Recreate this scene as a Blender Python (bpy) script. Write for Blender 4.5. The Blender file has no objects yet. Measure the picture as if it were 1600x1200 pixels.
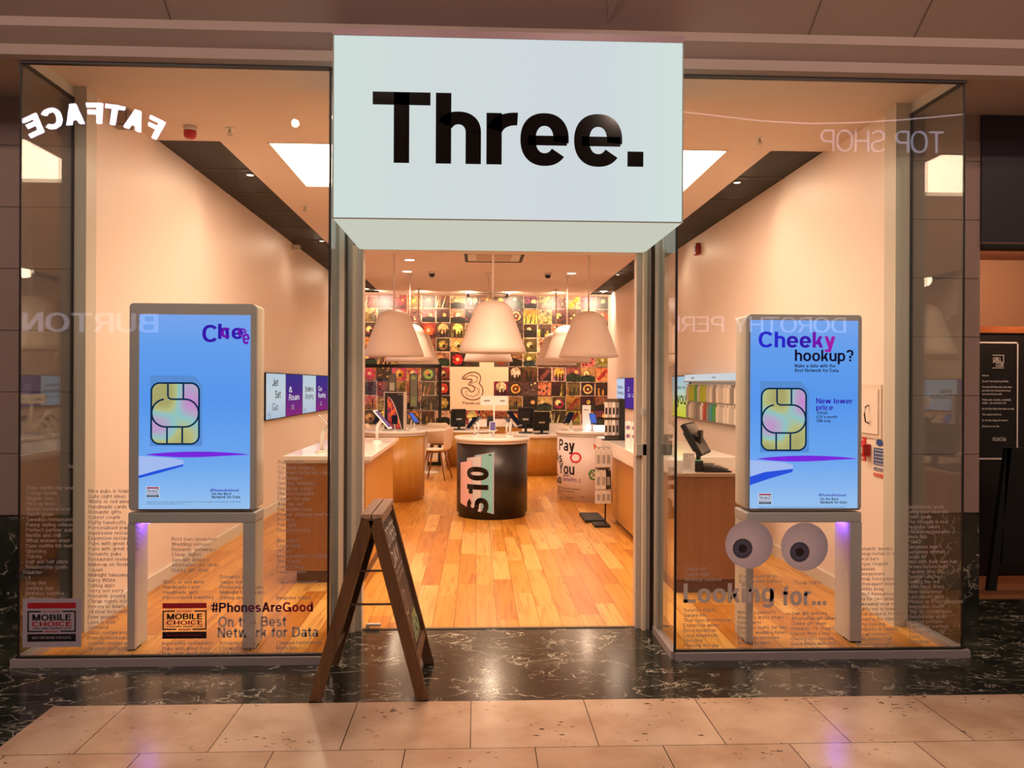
import bpy, bmesh, math, random
from mathutils import Vector, Matrix
random.seed(7)
S = bpy.context.scene
C = S.collection
PI = math.pi

# ---------------------------------------------------------------- camera
FPX, YAW, ROLL, EYE = 1265.0, math.radians(2.49), 0.0045, Vector((0, 0, 1.5))
cam_d = bpy.data.cameras.new('camera')
cam_d.sensor_width = 36.0
cam_d.lens = FPX / 1600 * 36.0
cam_d.clip_start = 0.05
cam = bpy.data.objects.new('camera', cam_d)
C.objects.link(cam)
CM = Matrix.Translation(EYE) @ Matrix.Rotation(-YAW, 4, 'Z') @ Matrix.Rotation(PI / 2, 4, 'X') @ Matrix.Rotation(ROLL, 4, 'Z')
cam.matrix_world = CM
S.camera = cam
R3 = CM.to_3x3()


def ray(u, v):
    return R3 @ Vector(((u - 800) / FPX, (600 - v) / FPX, -1))


def pY(u, v, Y):
    d = ray(u, v)
    return EYE + d * (Y / d.y)


def pX(u, v, X):
    d = ray(u, v)
    return EYE + d * (X / d.x)


def pZ(u, v, Z=0.0):
    d = ray(u, v)
    return EYE + d * ((Z - 1.5) / d.z)


# ---------------------------------------------------------------- colour management, world
S.view_settings.view_transform = 'Standard'
S.view_settings.look = 'None'
S.view_settings.exposure = 0.0
S.view_settings.gamma = 1.0
S.view_settings.use_curve_mapping = False
W = bpy.data.worlds.new('world')
S.world = W
W.use_nodes = True
W.node_tree.nodes['Background'].inputs[0].default_value = (1.0, 0.70, 0.58, 1)
W.node_tree.nodes['Background'].inputs[1].default_value = 0.17


def lamp(name, kind, loc, power, color=(1, .74, .5), radius=.08, aim=None, spot=1.2, blend=.6, size=None):
    d = bpy.data.lights.new(name, kind)
    d.energy = power
    d.color = color
    if kind == 'SPOT':
        d.spot_size = spot
        d.spot_blend = blend
    if kind == 'AREA':
        d.shape = 'RECTANGLE'
        d.size, d.size_y = size
    else:
        d.shadow_soft_size = radius
    o = bpy.data.objects.new(name, d)
    o.location = loc
    if aim is not None:
        o.rotation_euler = (Vector(aim) - Vector(loc)).to_track_quat('-Z', 'Y').to_euler()
    C.objects.link(o)
    return o


WARM = (1, .71, .50)
# the mall's own ceiling lamps, above and behind the viewer
for i, (x, y, z, p) in enumerate([(-3.2, 1.2, 4.9, 65), (-1.0, -0.8, 5.1, 65), (0.9, 0.6, 4.9, 60), (3.0, 1.4, 4.9, 62),
                                  (1.9, -2.6, 5.2, 55), (-2.6, -2.9, 5.2, 55), (5.4, 1.0, 4.8, 40)]):
    lamp('mall_lamp_light', 'POINT', (x, y, z), p * 1.75, (1, .71, .56), .05)

# ---------------------------------------------------------------- materials


def lin(c):
    if isinstance(c, str):
        c = [int(c[i:i + 2], 16) for i in (0, 2, 4)]
    r = []
    for k in c[:3]:
        k = k / 255.0
        r.append(k / 12.92 if k <= .04045 else ((k + .055) / 1.055) ** 2.4)
    return tuple(r) + (1.0,)


MATS = {}


def mat(name, col, rough=.5, metal=0.0, spec=.5, emit=None, es=0.0, coat=0.0):
    if name in MATS:
        return MATS[name]
    m = bpy.data.materials.new(name)
    m.use_nodes = True
    b = m.node_tree.nodes['Principled BSDF']
    b.inputs['Base Color'].default_value = lin(col)
    b.inputs['Roughness'].default_value = rough
    b.inputs['Metallic'].default_value = metal
    b.inputs['Specular IOR Level'].default_value = spec
    b.inputs['Coat Weight'].default_value = coat
    if emit is not None:
        b.inputs['Emission Color'].default_value = lin(emit)
        b.inputs['Emission Strength'].default_value = es
    MATS[name] = m
    return m


def nodes(m):
    nt = m.node_tree
    return nt, nt.nodes, nt.links, nt.nodes['Principled BSDF']


def N(nt, typ, **kw):
    n = nt.nodes.new(typ)
    for k, v in kw.items():
        setattr(n, k, v)
    return n


def mth(nt, op, a, b=None, clamp=False):
    n = nt.nodes.new('ShaderNodeMath')
    n.operation = op
    n.use_clamp = clamp
    for i, x in enumerate((a, b)):
        if x is None:
            continue
        if isinstance(x, (int, float)):
            n.inputs[i].default_value = x
        else:
            nt.links.new(x, n.inputs[i])
    return n.outputs[0]


def ramp(nt, fac, stops):
    n = nt.nodes.new('ShaderNodeValToRGB')
    e = n.color_ramp.elements
    while len(e) < len(stops):
        e.new(.5)
    for el, (p, c) in zip(e, stops):
        el.position = p
        el.color = lin(c)
    nt.links.new(fac, n.inputs[0])
    return n.outputs[0]


def paint(name, col, rough=.6, spec=.3, amount=.06, scale=2.5):
    if name in MATS:
        return MATS[name]
    m = mat(name, col, rough, spec=spec)
    nt, ns, lk, b = nodes(m)
    tc = N(nt, 'ShaderNodeTexCoord')
    no = N(nt, 'ShaderNodeTexNoise')
    no.inputs['Scale'].default_value = scale
    no.inputs['Detail'].default_value = 5
    lk.new(tc.outputs['Object'], no.inputs['Vector'])
    c = lin(col)
    mx = N(nt, 'ShaderNodeMix', data_type='RGBA')
    lk.new(no.outputs['Fac'], mx.inputs['Factor'])
    mx.inputs[6].default_value = tuple(k * (1 - amount) for k in c[:3]) + (1,)
    mx.inputs[7].default_value = tuple(min(1, k * (1 + amount)) for k in c[:3]) + (1,)
    lk.new(mx.outputs[2], b.inputs['Base Color'])
    return m


def wood(name, c1, c2, axis='Z', rough=.35, scale=1.0):
    if name in MATS:
        return MATS[name]
    m = mat(name, c1, rough)
    nt, ns, lk, b = nodes(m)
    tc = N(nt, 'ShaderNodeTexCoord')
    mp = N(nt, 'ShaderNodeMapping')
    s = {'X': (1.5, 30, 30), 'Y': (30, 1.5, 30), 'Z': (30, 30, 1.5)}[axis]
    mp.inputs['Scale'].default_value = tuple(k * scale for k in s)
    no = N(nt, 'ShaderNodeTexNoise')
    no.inputs['Scale'].default_value = 1
    no.inputs['Detail'].default_value = 6
    no.inputs['Distortion'].default_value = .8
    lk.new(tc.outputs['Object'], mp.inputs['Vector'])
    lk.new(mp.outputs[0], no.inputs['Vector'])
    lk.new(ramp(nt, no.outputs['Fac'], [(.3, c1), (.7, c2)]), b.inputs['Base Color'])
    return m


def floor_planks():
    m = mat('oak_planks', (214, 160, 96), .28)
    nt, ns, lk, b = nodes(m)
    tc = N(nt, 'ShaderNodeTexCoord')
    sp = N(nt, 'ShaderNodeSeparateXYZ')
    lk.new(tc.outputs['Object'], sp.inputs[0])
    x, y = sp.outputs[0], sp.outputs[1]
    rx = mth(nt, 'DIVIDE', x, .135)
    row = mth(nt, 'FLOOR', rx)
    w1 = N(nt, 'ShaderNodeTexWhiteNoise', noise_dimensions='1D')
    lk.new(row, w1.inputs['W'])
    ry = mth(nt, 'ADD', mth(nt, 'DIVIDE', y, 1.05), mth(nt, 'MULTIPLY', w1.outputs['Value'], 7.3))
    col = mth(nt, 'FLOOR', ry)
    cb = N(nt, 'ShaderNodeCombineXYZ')
    lk.new(row, cb.inputs[0])
    lk.new(col, cb.inputs[1])
    w2 = N(nt, 'ShaderNodeTexWhiteNoise', noise_dimensions='3D')
    lk.new(cb.outputs[0], w2.inputs['Vector'])
    base = ramp(nt, w2.outputs['Value'], [(0, (186, 118, 40)), (.35, (208, 144, 58)), (.7, (218, 158, 72)), (1, (230, 180, 102))])
    # grain running with the boards, shifted per board
    mp = N(nt, 'ShaderNodeCombineXYZ')
    lk.new(mth(nt, 'MULTIPLY', x, 26), mp.inputs[0])
    lk.new(mth(nt, 'ADD', mth(nt, 'MULTIPLY', y, 1.6), mth(nt, 'MULTIPLY', w2.outputs['Value'], 40)), mp.inputs[1])
    g = N(nt, 'ShaderNodeTexNoise')
    g.inputs['Scale'].default_value = 1
    g.inputs['Detail'].default_value = 7
    g.inputs['Distortion'].default_value = 1.2
    lk.new(mp.outputs[0], g.inputs['Vector'])
    grain = ramp(nt, g.outputs['Fac'], [(.25, (190, 165, 135)), (.5, (245, 240, 232)), (.8, (255, 255, 255))])
    kn = N(nt, 'ShaderNodeTexVoronoi')
    kn.inputs['Scale'].default_value = 3.2
    lk.new(tc.outputs['Object'], kn.inputs['Vector'])
    knot = ramp(nt, kn.outputs['Distance'], [(.03, (120, 80, 45)), (.075, (255, 255, 255))])
    # joints
    fx = mth(nt, 'FRACT', rx)
    ex = mth(nt, 'MINIMUM', fx, mth(nt, 'SUBTRACT', 1, fx))
    fy = mth(nt, 'FRACT', ry)
    ey = mth(nt, 'MULTIPLY', mth(nt, 'MINIMUM', fy, mth(nt, 'SUBTRACT', 1, fy)), 7.5)
    e = mth(nt, 'MINIMUM', ex, ey)
    jt = ramp(nt, e, [(.008, (150, 110, 70)), (.02, (255, 255, 255))])
    cur = base
    for k in (grain, knot, jt):
        mx = N(nt, 'ShaderNodeMix', data_type='RGBA', blend_type='MULTIPLY')
        mx.inputs['Factor'].default_value = 1
        lk.new(cur, mx.inputs[6])
        lk.new(k, mx.inputs[7])
        cur = mx.outputs[2]
    lk.new(cur, b.inputs['Base Color'])
    return m


def marble():
    m = mat('dark_marble', (34, 36, 30), .17)
    nt, ns, lk, b = nodes(m)
    tc = N(nt, 'ShaderNodeTexCoord')
    mp = N(nt, 'ShaderNodeMapping')
    mp.inputs['Rotation'].default_value = (.3, .2, .5)
    mp.inputs['Scale'].default_value = (1, 1.7, 1)
    lk.new(tc.outputs['Object'], mp.inputs['Vector'])
    d = N(nt, 'ShaderNodeTexNoise')
    d.inputs['Scale'].default_value = 3.0
    d.inputs['Detail'].default_value = 9
    lk.new(mp.outputs[0], d.inputs['Vector'])
    ad = N(nt, 'ShaderNodeMix', data_type='VECTOR')
    ad.inputs['Factor'].default_value = .62
    lk.new(mp.outputs[0], ad.inputs[4])
    lk.new(d.outputs['Color'], ad.inputs[5])
    out = None
    for sc, wdt in ((1.5, .010), (3.4, .018), (6.5, .020)):
        v = N(nt, 'ShaderNodeTexVoronoi', feature='DISTANCE_TO_EDGE')
        v.inputs['Scale'].default_value = sc
        lk.new(ad.outputs[1], v.inputs['Vector'])
        r = ramp(nt, v.outputs['Distance'], [(0, (255, 255, 255)), (wdt, (0, 0, 0))])
        n2 = N(nt, 'ShaderNodeTexNoise')
        n2.inputs['Scale'].default_value = sc * 1.3
        n2.inputs['Detail'].default_value = 4
        lk.new(tc.outputs['Object'], n2.inputs['Vector'])
        msk = ramp(nt, n2.outputs['Fac'], [(.47, (0, 0, 0)), (.60, (255, 255, 255))])
        f = mth(nt, 'MULTIPLY', r, msk)
        out = f if out is None else mth(nt, 'MAXIMUM', out, f)
    cl = N(nt, 'ShaderNodeTexNoise')
    cl.inputs['Scale'].default_value = 4
    cl.inputs['Detail'].default_value = 8
    lk.new(mp.outputs[0], cl.inputs['Vector'])
    bc = ramp(nt, cl.outputs['Fac'], [(.3, (16, 19, 17)), (.55, (38, 42, 35)), (.8, (64, 66, 54))])
    mx = N(nt, 'ShaderNodeMix', data_type='RGBA')
    lk.new(out, mx.inputs['Factor'])
    lk.new(bc, mx.inputs[6])
    mx.inputs[7].default_value = lin((196, 190, 172))
    lk.new(mx.outputs[2], b.inputs['Base Color'])
    return m


def stone_tiles():
    m = mat('travertine_tiles', (222, 196, 170), .2)
    nt, ns, lk, b = nodes(m)
    tc = N(nt, 'ShaderNodeTexCoord')
    mp = N(nt, 'ShaderNodeMapping')
    mp.inputs['Location'].default_value = (.02, -3.835, 0)
    lk.new(tc.outputs['Object'], mp.inputs['Vector'])
    br = N(nt, 'ShaderNodeTexBrick', offset=.5, offset_frequency=2)
    br.inputs['Scale'].default_value = 1
    br.inputs['Brick Width'].default_value = .533
    br.inputs['Row Height'].default_value = .5
    br.inputs['Mortar Size'].default_value = .0022
    br.inputs['Mortar Smooth'].default_value = 0
    br.inputs['Color1'].default_value = lin((226, 198, 170))
    br.inputs['Color2'].default_value = lin((212, 180, 150))
    br.inputs['Mortar'].default_value = lin((52, 38, 30))
    lk.new(mp.outputs[0], br.inputs['Vector'])
    n = N(nt, 'ShaderNodeTexNoise')
    n.inputs['Scale'].default_value = 3
    n.inputs['Detail'].default_value = 8
    lk.new(tc.outputs['Object'], n.inputs['Vector'])
    cloud = ramp(nt, n.outputs['Fac'], [(.35, (226, 214, 204)), (.6, (255, 255, 255))])
    p = N(nt, 'ShaderNodeTexNoise')
    p.inputs['Scale'].default_value = 46
    p.inputs['Detail'].default_value = 3
    mp2 = N(nt, 'ShaderNodeMapping')
    mp2.inputs['Scale'].default_value = (.55, 1, 1)
    lk.new(tc.outputs['Object'], mp2.inputs['Vector'])
    lk.new(mp2.outputs[0], p.inputs['Vector'])
    q = N(nt, 'ShaderNodeTexNoise')
    q.inputs['Scale'].default_value = 3.3
    lk.new(tc.outputs['Object'], q.inputs['Vector'])
    lim = mth(nt, 'ADD', p.outputs['Fac'], mth(nt, 'MULTIPLY', mth(nt, 'SUBTRACT', .62, q.outputs['Fac']), .55))
    pits = ramp(nt, lim, [(.335, (95, 70, 55)), (.37, (255, 255, 255))])
    cur = br.outputs['Color']
    for k in (cloud, pits):
        mx = N(nt, 'ShaderNodeMix', data_type='RGBA', blend_type='MULTIPLY')
        mx.inputs['Factor'].default_value = 1
        lk.new(cur, mx.inputs[6])
        lk.new(k, mx.inputs[7])
        cur = mx.outputs[2]
    lk.new(cur, b.inputs['Base Color'])
    return m


def glass(name='clear_glass', tint=(.95, .98, .96)):
    if name in MATS:
        return MATS[name]
    m = bpy.data.materials.new(name)
    m.use_nodes = True
    nt = m.node_tree
    nt.nodes.clear()
    o = N(nt, 'ShaderNodeOutputMaterial')
    t = N(nt, 'ShaderNodeBsdfTransparent')
    t.inputs[0].default_value = tint + (1,)
    g = N(nt, 'ShaderNodeBsdfGlossy')
    g.inputs['Roughness'].default_value = 0
    f = N(nt, 'ShaderNodeFresnel')
    f.inputs['IOR'].default_value = 1.5
    mx = N(nt, 'ShaderNodeMixShader')
    ge = N(nt, 'ShaderNodeNewGeometry')
    # front and back faces of the sheet both mirror like an air-to-glass surface
    f2 = N(nt, 'ShaderNodeFresnel')
    f2.inputs['IOR'].default_value = 1 / 1.5
    sel = N(nt, 'ShaderNodeMix')
    nt.links.new(ge.outputs['Backfacing'], sel.inputs[0])
    nt.links.new(f.outputs[0], sel.inputs[2])
    nt.links.new(f2.outputs[0], sel.inputs[3])
    nt.links.new(mth(nt, 'MINIMUM', sel.outputs[0], .9), mx.inputs[0])
    nt.links.new(t.outputs[0], mx.inputs[1])
    nt.links.new(g.outputs[0], mx.inputs[2])
    nt.links.new(mx.outputs[0], o.inputs[0])
    MATS[name] = m
    return m


def emit(name, col, s=1.0):
    if name in MATS:
        return MATS[name]
    m = bpy.data.materials.new(name)
    m.use_nodes = True
    nt = m.node_tree
    nt.nodes.clear()
    o = N(nt, 'ShaderNodeOutputMaterial')
    e = N(nt, 'ShaderNodeEmission')
    e.inputs[0].default_value = lin(col)
    e.inputs[1].default_value = s
    nt.links.new(e.outputs[0], o.inputs[0])
    MATS[name] = m
    return m


def emit_grad(name, axis, lo, hi, stops, s=1.0):
    """lit picture: a colour ramp along one object axis"""
    m = emit(name, (0, 0, 0), s)
    nt = m.node_tree
    e = [n for n in nt.nodes if n.type == 'EMISSION'][0]
    tc = N(nt, 'ShaderNodeTexCoord')
    sp = N(nt, 'ShaderNodeSeparateXYZ')
    nt.links.new(tc.outputs['Object'], sp.inputs[0])
    mr = N(nt, 'ShaderNodeMapRange')
    mr.inputs[1].default_value = lo
    mr.inputs[2].default_value = hi
    nt.links.new(sp.outputs['XYZ'.index(axis)], mr.inputs[0])
    nt.links.new(ramp(nt, mr.outputs[0], stops), e.inputs[0])
    return m


def vcol(name, rough=.5, es=0):
    if name in MATS:
        return MATS[name]
    m = mat(name, (200, 200, 200), rough)
    nt, ns, lk, b = nodes(m)
    a = N(nt, 'ShaderNodeVertexColor', layer_name='Col')
    lk.new(a.outputs[0], b.inputs['Base Color'])
    if es:
        lk.new(a.outputs[0], b.inputs['Emission Color'])
        b.inputs['Emission Strength'].default_value = es
        b.inputs['Base Color'].default_value = (0, 0, 0, 1)
    return m


# ---------------------------------------------------------------- mesh building


class MB:
    def __init__(s):
        s.v, s.f, s.m, s.c, s.sm = [], [], [], [], []

    def face(s, pts, m=0, c=None, smooth=False):
        i = len(s.v)
        s.v += [Vector(p) for p in pts]
        s.f.append(list(range(i, i + len(pts))))
        s.m.append(m)
        s.c.append(c)
        s.sm.append(smooth)

    def grid(s, rows, m=0, closed=False, smooth=True, c=None):
        i = len(s.v)
        n = len(rows[0])
        for r in rows:
            s.v += [Vector(p) for p in r]
        for a in range(len(rows) - 1):
            for b in range(n if closed else n - 1):
                b2 = (b + 1) % n
                s.f.append([i + a * n + b, i + a * n + b2, i + (a + 1) * n + b2, i + (a + 1) * n + b])
                s.m.append(m)
                s.c.append(c)
                s.sm.append(smooth)
        return s

    def box(s, x0, x1, y0, y1, z0, z1, m=0, M=None, c=None):
        p = [Vector((x, y, z)) for z in (z0, z1) for y in (y0, y1) for x in (x0, x1)]
        if M is not None:
            p = [M @ q for q in p]
        i = len(s.v)
        s.v += p
        for f in ((0, 2, 3, 1), (4, 5, 7, 6), (0, 1, 5, 4), (2, 6, 7, 3), (0, 4, 6, 2), (1, 3, 7, 5)):
            s.f.append([i + k for k in f])
            s.m.append(m)
            s.c.append(c)
            s.sm.append(False)
        return s

    def lathe(s, prof, n=48, m=0, cen=(0, 0, 0), smooth=True, caps=True):
        rows = []
        for r, z in prof:
            rows.append([Vector(cen) + Vector((r * math.cos(2 * PI * k / n), r * math.sin(2 * PI * k / n), z)) for k in range(n)])
        s.grid(rows, m, True, smooth)
        if caps:
            for r in (rows[0][::-1], rows[-1]):
                if (r[0] - r[n // 2]).length > 1e-4:
                    s.face(r, m)
        return s

    def tube(s, path, r, n=10, m=0, caps=True):
        path = [Vector(p) for p in path]
        rows = []
        for k, p in enumerate(path):
            d = (path[min(k + 1, len(path) - 1)] - path[max(k - 1, 0)]).normalized()
            u = d.cross(Vector((0, 0, 1)))
            if u.length < .05:
                u = d.cross(Vector((1, 0, 0)))
            u.normalize()
            w = d.cross(u)
            rr = r[k] if isinstance(r, (list, tuple)) else r
            rows.append([p + u * rr * math.cos(2 * PI * a / n) + w * rr * math.sin(2 * PI * a / n) for a in range(n)])
        s.grid(rows, m, True)
        if caps:
            s.face(rows[0][::-1], m)
            s.face(rows[-1], m)
        return s

    def prism(s, pts, d, m=0):
        """extrude closed outline pts (3D) along vector d"""
        a = [Vector(p) for p in pts]
        b = [p + Vector(d) for p in a]
        s.face(a[::-1], m)
        s.face(b, m)
        for k in range(len(a)):
            k2 = (k + 1) % len(a)
            s.face([a[k], a[k2], b[k2], b[k]], m)
        return s

    def polys(s, polys, org, xd, yd, m=0):
        org, xd, yd = Vector(org), Vector(xd), Vector(yd)
        for P in polys:
            s.face([org + xd * a + yd * b for a, b in P], m)
        return s

    def build(s, name, mats, parent=None, org=None, bevel=0, weld=True):
        if not isinstance(mats, (list, tuple)):
            mats = [mats]
        if parent is not None:
            o0 = Vector((0, 0, 0)) if org is None else Vector(org)
        else:
            o0 = Vector(org) if org is not None else Vector((0, 0, 0))
        if parent is not None and org is None and 'W' in parent:
            o0 = Vector(parent['W'])
        me = bpy.data.meshes.new(name)
        me.from_pydata([tuple(v - o0) for v in s.v], [], s.f)
        for mm in mats:
            me.materials.append(mm)
        me.polygons.foreach_set('material_index', s.m)
        me.polygons.foreach_set('use_smooth', s.sm)
        if any(c is not None for c in s.c):
            ca = me.color_attributes.new('Col', 'FLOAT_COLOR', 'CORNER')
            k = 0
            for f, c in zip(s.f, s.c):
                for j in range(len(f)):
                    cc = c[j] if isinstance(c, list) else (c or (200, 200, 200))
                    ca.data[k].color = lin(cc)
                    k += 1
        if weld:
            bm = bmesh.new()
            bm.from_mesh(me)
            bmesh.ops.remove_doubles(bm, verts=bm.verts, dist=1e-5)
            bm.to_mesh(me)
            bm.free()
        o = bpy.data.objects.new(name, me)
        C.objects.link(o)
        if parent is not None:
            o.parent = parent
        else:
            o.location = o0
        if bevel:
            b = o.modifiers.new('edge', 'BEVEL')
            b.width = bevel
            b.segments = 2
            b.limit_method = 'ANGLE'
        return o


def tag(o, label, cat, group=None, kind=None):
    o['label'] = label
    o['category'] = cat
    if group:
        o['group'] = group
    if kind:
        o['kind'] = kind
    return o


def thing(name, label, cat, loc=(0, 0, 0), group=None, rz=0, world=True):
    """Empty at a thing's base. world=True: its parts are written in world coordinates."""
    o = bpy.data.objects.new(name, None)
    o.empty_display_size = .1
    C.objects.link(o)
    o.location = loc
    o.rotation_euler = (0, 0, rz)
    if world:
        o['W'] = tuple(loc)
    return tag(o, label, cat, group)


def struct(name, mb, m, label=None, parent=None, bevel=0, org=None):
    o = mb.build(name, m, parent, bevel=bevel, org=org)
    if parent is None:
        o['kind'] = 'structure'
    if label:
        o['label'] = label
    return o


def dup(root, loc, rz=0, label=None, scale=None):
    r = root.copy()
    C.objects.link(r)
    r.location = loc
    r.rotation_euler = (0, 0, rz)
    if scale:
        r.scale = scale
    if label:
        r['label'] = label
    for ch in list(root.children):
        c = ch.copy()
        C.objects.link(c)
        c.parent = r
        for g in list(ch.children):
            d = g.copy()
            C.objects.link(d)
            d.parent = c
    return r


# ---------------------------------------------------------------- lettering: a grotesque drawn from stems and rings


def _ring(x0, y0, x1, y1, a0, a1, w, h, seg, n=2.25):
    cx, cy, rx, ry = (x0 + x1) / 2, (y0 + y1) / 2, (x1 - x0) / 2, (y1 - y0) / 2
    k = max(3, int(seg * abs(a1 - a0) / 360))

    def pt(a, rx, ry):
        c, s = math.cos(a), math.sin(a)
        return (cx + rx * math.copysign(abs(c) ** (2 / n), c), cy + ry * math.copysign(abs(s) ** (2 / n), s))
    A = [math.radians(a0 + (a1 - a0) * i / k) for i in range(k + 1)]
    return [[pt(A[i], rx, ry), pt(A[i + 1], rx, ry), pt(A[i + 1], rx - w, ry - h), pt(A[i], rx - w, ry - h)] for i in range(k)]


def glyph(c, w, seg=28):
    h = .84 * w
    X, D_, XH = .74, -.27, .73
    P = []

    def B(x0, y0, x1, y1):
        P.append([(x0, y0), (x1, y0), (x1, y1), (x0, y1)])

    def V(x, y0, y1):
        B(x, y0, x + w, y1)

    def D(x0, y0, x1, y1, ww=None):
        ww = ww or w * 1.1
        P.append([(x0, y0), (x0 + ww, y0), (x1 + ww, y1), (x1, y1)])

    def R(x0, y0, x1, y1, a0, a1):
        P.extend(_ring(x0, y0, x1, y1, a0, a1, w, h, seg))
    d = w * 1.12
    if c == ' ':
        return [], .34
    if c == 'a':
        V(.62 - w, 0, .5); R(.05, .26, .62, X, 0, 155); R(.0, -.01, .62, .44, 0, 360); return P, .62
    if c == 'b':
        V(0, 0, 1); R(0, -.01, .66, X, 0, 360); return P, .66
    if c == 'c':
        R(0, -.01, .64, X, 40, 320); return P, .62
    if c == 'd':
        V(.66 - w, 0, 1); R(0, -.01, .66, X, 0, 360); return P, .66
    if c == 'e':
        R(0, -.01, .68, X, -6, 322); B(w * .5, .365 - h * .46, .68 - w * .12, .365 + h * .3); return P, .68
    if c == 'f':
        V(.1, 0, .76); B(0, XH - h, .4, XH); R(.1, .52, .62, 1.01, 88, 180); return P, .4
    if c == 'g':
        V(.66 - w, -.05, XH); R(0, .0, .66, X, 0, 360); R(.02, -.28, .66, .2, 205, 360); return P, .66
    if c in 'hn':
        V(0, 0, 1 if c == 'h' else XH); R(0, .14, .63, X, 0, 150); V(.63 - w, 0, .45); return P, .63
    if c == 'i':
        V(0, 0, XH); B(0, 1 - h, w, 1); return P, w
    if c == 'j':
        V(.08, -.12, XH); B(.08, 1 - h, w + .08, 1); B(-.02, -.27, .08 + w * .6, -.27 + h); return P, w + .08
    if c == 'k':
        V(0, 0, 1); D(w * .6, .2, .6 - d, XH); D(.64 - d, 0, w + .03, .46); return P, .62
    if c == 'l':
        V(0, 0, 1); return P, w
    if c == 'm':
        V(0, 0, XH); R(0, .14, .55, X, 0, 150); V(.55 - w, 0, .45); R(.55 - w, .14, 1.1 - w, X, 0, 150); V(1.1 - 2 * w, 0, .45); return P, 1.1 - w
    if c == 'o':
        R(0, -.01, .69, X, 0, 360); return P, .69
    if c == 'p':
        V(0, D_, XH); R(0, -.01, .66, X, 0, 360); return P, .66
    if c == 'q':
        V(.66 - w, D_, XH); R(0, -.01, .66, X, 0, 360); return P, .66
    if c == 'r':
        V(0, 0, XH); R(0, .1, .84, X, 88, 165); return P, .4
    if c == 's':
        R(.02, .365 - h / 2, .57, X, 28, 270); R(0, -.01, .6, .365 + h / 2, -152, 90); return P, .6
    if c == 't':
        V(.1, .15, .93); B(0, XH - h, .4, XH); R(.1, -.01, .56, .34, 180, 275); return P, .4
    if c == 'u':
        V(.63 - w, 0, XH); R(0, -.01, .63, .6, 180, 330); V(0, .28, XH); return P, .63
    if c == 'v':
        D(.33 - d / 2, 0, 0, XH); D(.33 - d / 2, 0, .66 - d, XH); return P, .66
    if c == 'w':
        D(.26 - d / 2, 0, 0, XH); D(.26 - d / 2, 0, .5 - d / 2, XH); D(.74 - d / 2, 0, .5 - d / 2, XH); D(.74 - d / 2, 0, 1 - d, XH); return P, 1.0
    if c == 'x':
        D(0, 0, .64 - d, XH); D(.64 - d, 0, 0, XH); return P, .64
    if c == 'y':
        D(.33 - d / 2, .03, 0, XH); D(.16, D_, .66 - d, XH); B(.02, D_, .2, D_ + h); return P, .66
    if c == 'z':
        B(0, 0, .58, h); B(0, XH - h, .58, XH); D(0, h * .8, .58 - d, XH - h * .8); return P, .58
    if c == 'A':
        D(0, 0, .43 - d / 2, 1); D(.86 - d, 0, .43 - d / 2, 1); B(.17, .22, .69, .22 + h); return P, .86
    if c == 'B':
        V(0, 0, 1)
        for y0, y1, x1 in ((.5 - h / 2, 1, .74), (0, .5 + h / 2, .79)):
            B(w * .5, y0, .45, y0 + h); B(w * .5, y1 - h, .45, y1); R(.15, y0, x1, y1, -90, 90)
        return P, .79
    if c == 'C':
        R(0, -.01, .9, 1.01, 38, 322); return P, .86
    if c == 'D':
        V(0, 0, 1); B(w * .5, 0, .4, h); B(w * .5, 1 - h, .4, 1); R(0, 0, .84, 1, -90, 90); return P, .84
    if c in 'EF':
        V(0, 0, 1); B(0, 1 - h, .68, 1); B(0, .46, .62, .46 + h)
        if c == 'E':
            B(0, 0, .7, h)
        return P, .68
    if c == 'G':
        R(0, -.01, .92, 1.01, 40, 335); B(.5, .3, .9, .3 + h * 1.1); B(.9 - w * .9, 0, .9, .35); return P, .9
    if c == 'H':
        V(0, 0, 1); V(.8 - w, 0, 1); B(0, .5 - h / 2, .8, .5 + h / 2); return P, .8
    if c == 'I':
        V(0, 0, 1); return P, w
    if c == 'J':
        V(.6 - w, .25, 1); R(0, -.01, .6, .55, 180, 360); return P, .6
    if c == 'K':
        V(0, 0, 1); D(w * .6, .28, .78 - d, 1); D(.82 - d, 0, .2, .62); return P, .8
    if c == 'L':
        V(0, 0, 1); B(0, 0, .62, h); return P, .62
    if c == 'M':
        V(0, 0, 1); V(.96 - w, 0, 1); D(.48 - d / 2, 0, 0, 1); D(.48 - d / 2, 0, .96 - d, 1); return P, .96
    if c == 'N':
        V(0, 0, 1); V(.8 - w, 0, 1); D(.8 - d, 0, 0, 1); return P, .8
    if c in 'OQ':
        R(0, -.01, .94, 1.01, 0, 360)
        if c == 'Q':
            D(.78, -.05, .5, .26)
        return P, .94
    if c in 'PR':
        V(0, 0, 1); B(w * .5, 1 - h, .45, 1); B(w * .5, .42, .45, .42 + h); R(.1, .42, .76, 1, -90, 90)
        if c == 'R':
            D(.8 - d, 0, .4, .5)
        return P, .77
    if c == 'S':
        R(.03, .51 - h / 2, .76, 1.01, 25, 270); R(0, -.01, .8, .51 + h / 2, -155, 90); return P, .8
    if c == 'T':
        V(.4 - w / 2, 0, 1); B(0, 1 - h, .8, 1); return P, .8
    if c == 'U':
        V(0, .3, 1); V(.78 - w, .3, 1); R(0, -.01, .78, .66, 180, 360); return P, .78
    if c == 'V':
        D(.41 - d / 2, 0, 0, 1); D(.41 - d / 2, 0, .82 - d, 1); return P, .82
    if c == 'W':
        D(.3 - d / 2, 0, 0, 1); D(.3 - d / 2, 0, .6 - d / 2, 1); D(.9 - d / 2, 0, .6 - d / 2, 1); D(.9 - d / 2, 0, 1.2 - d, 1); return P, 1.2
    if c == 'X':
        D(0, 0, .8 - d, 1); D(.8 - d, 0, 0, 1); return P, .8
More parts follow.
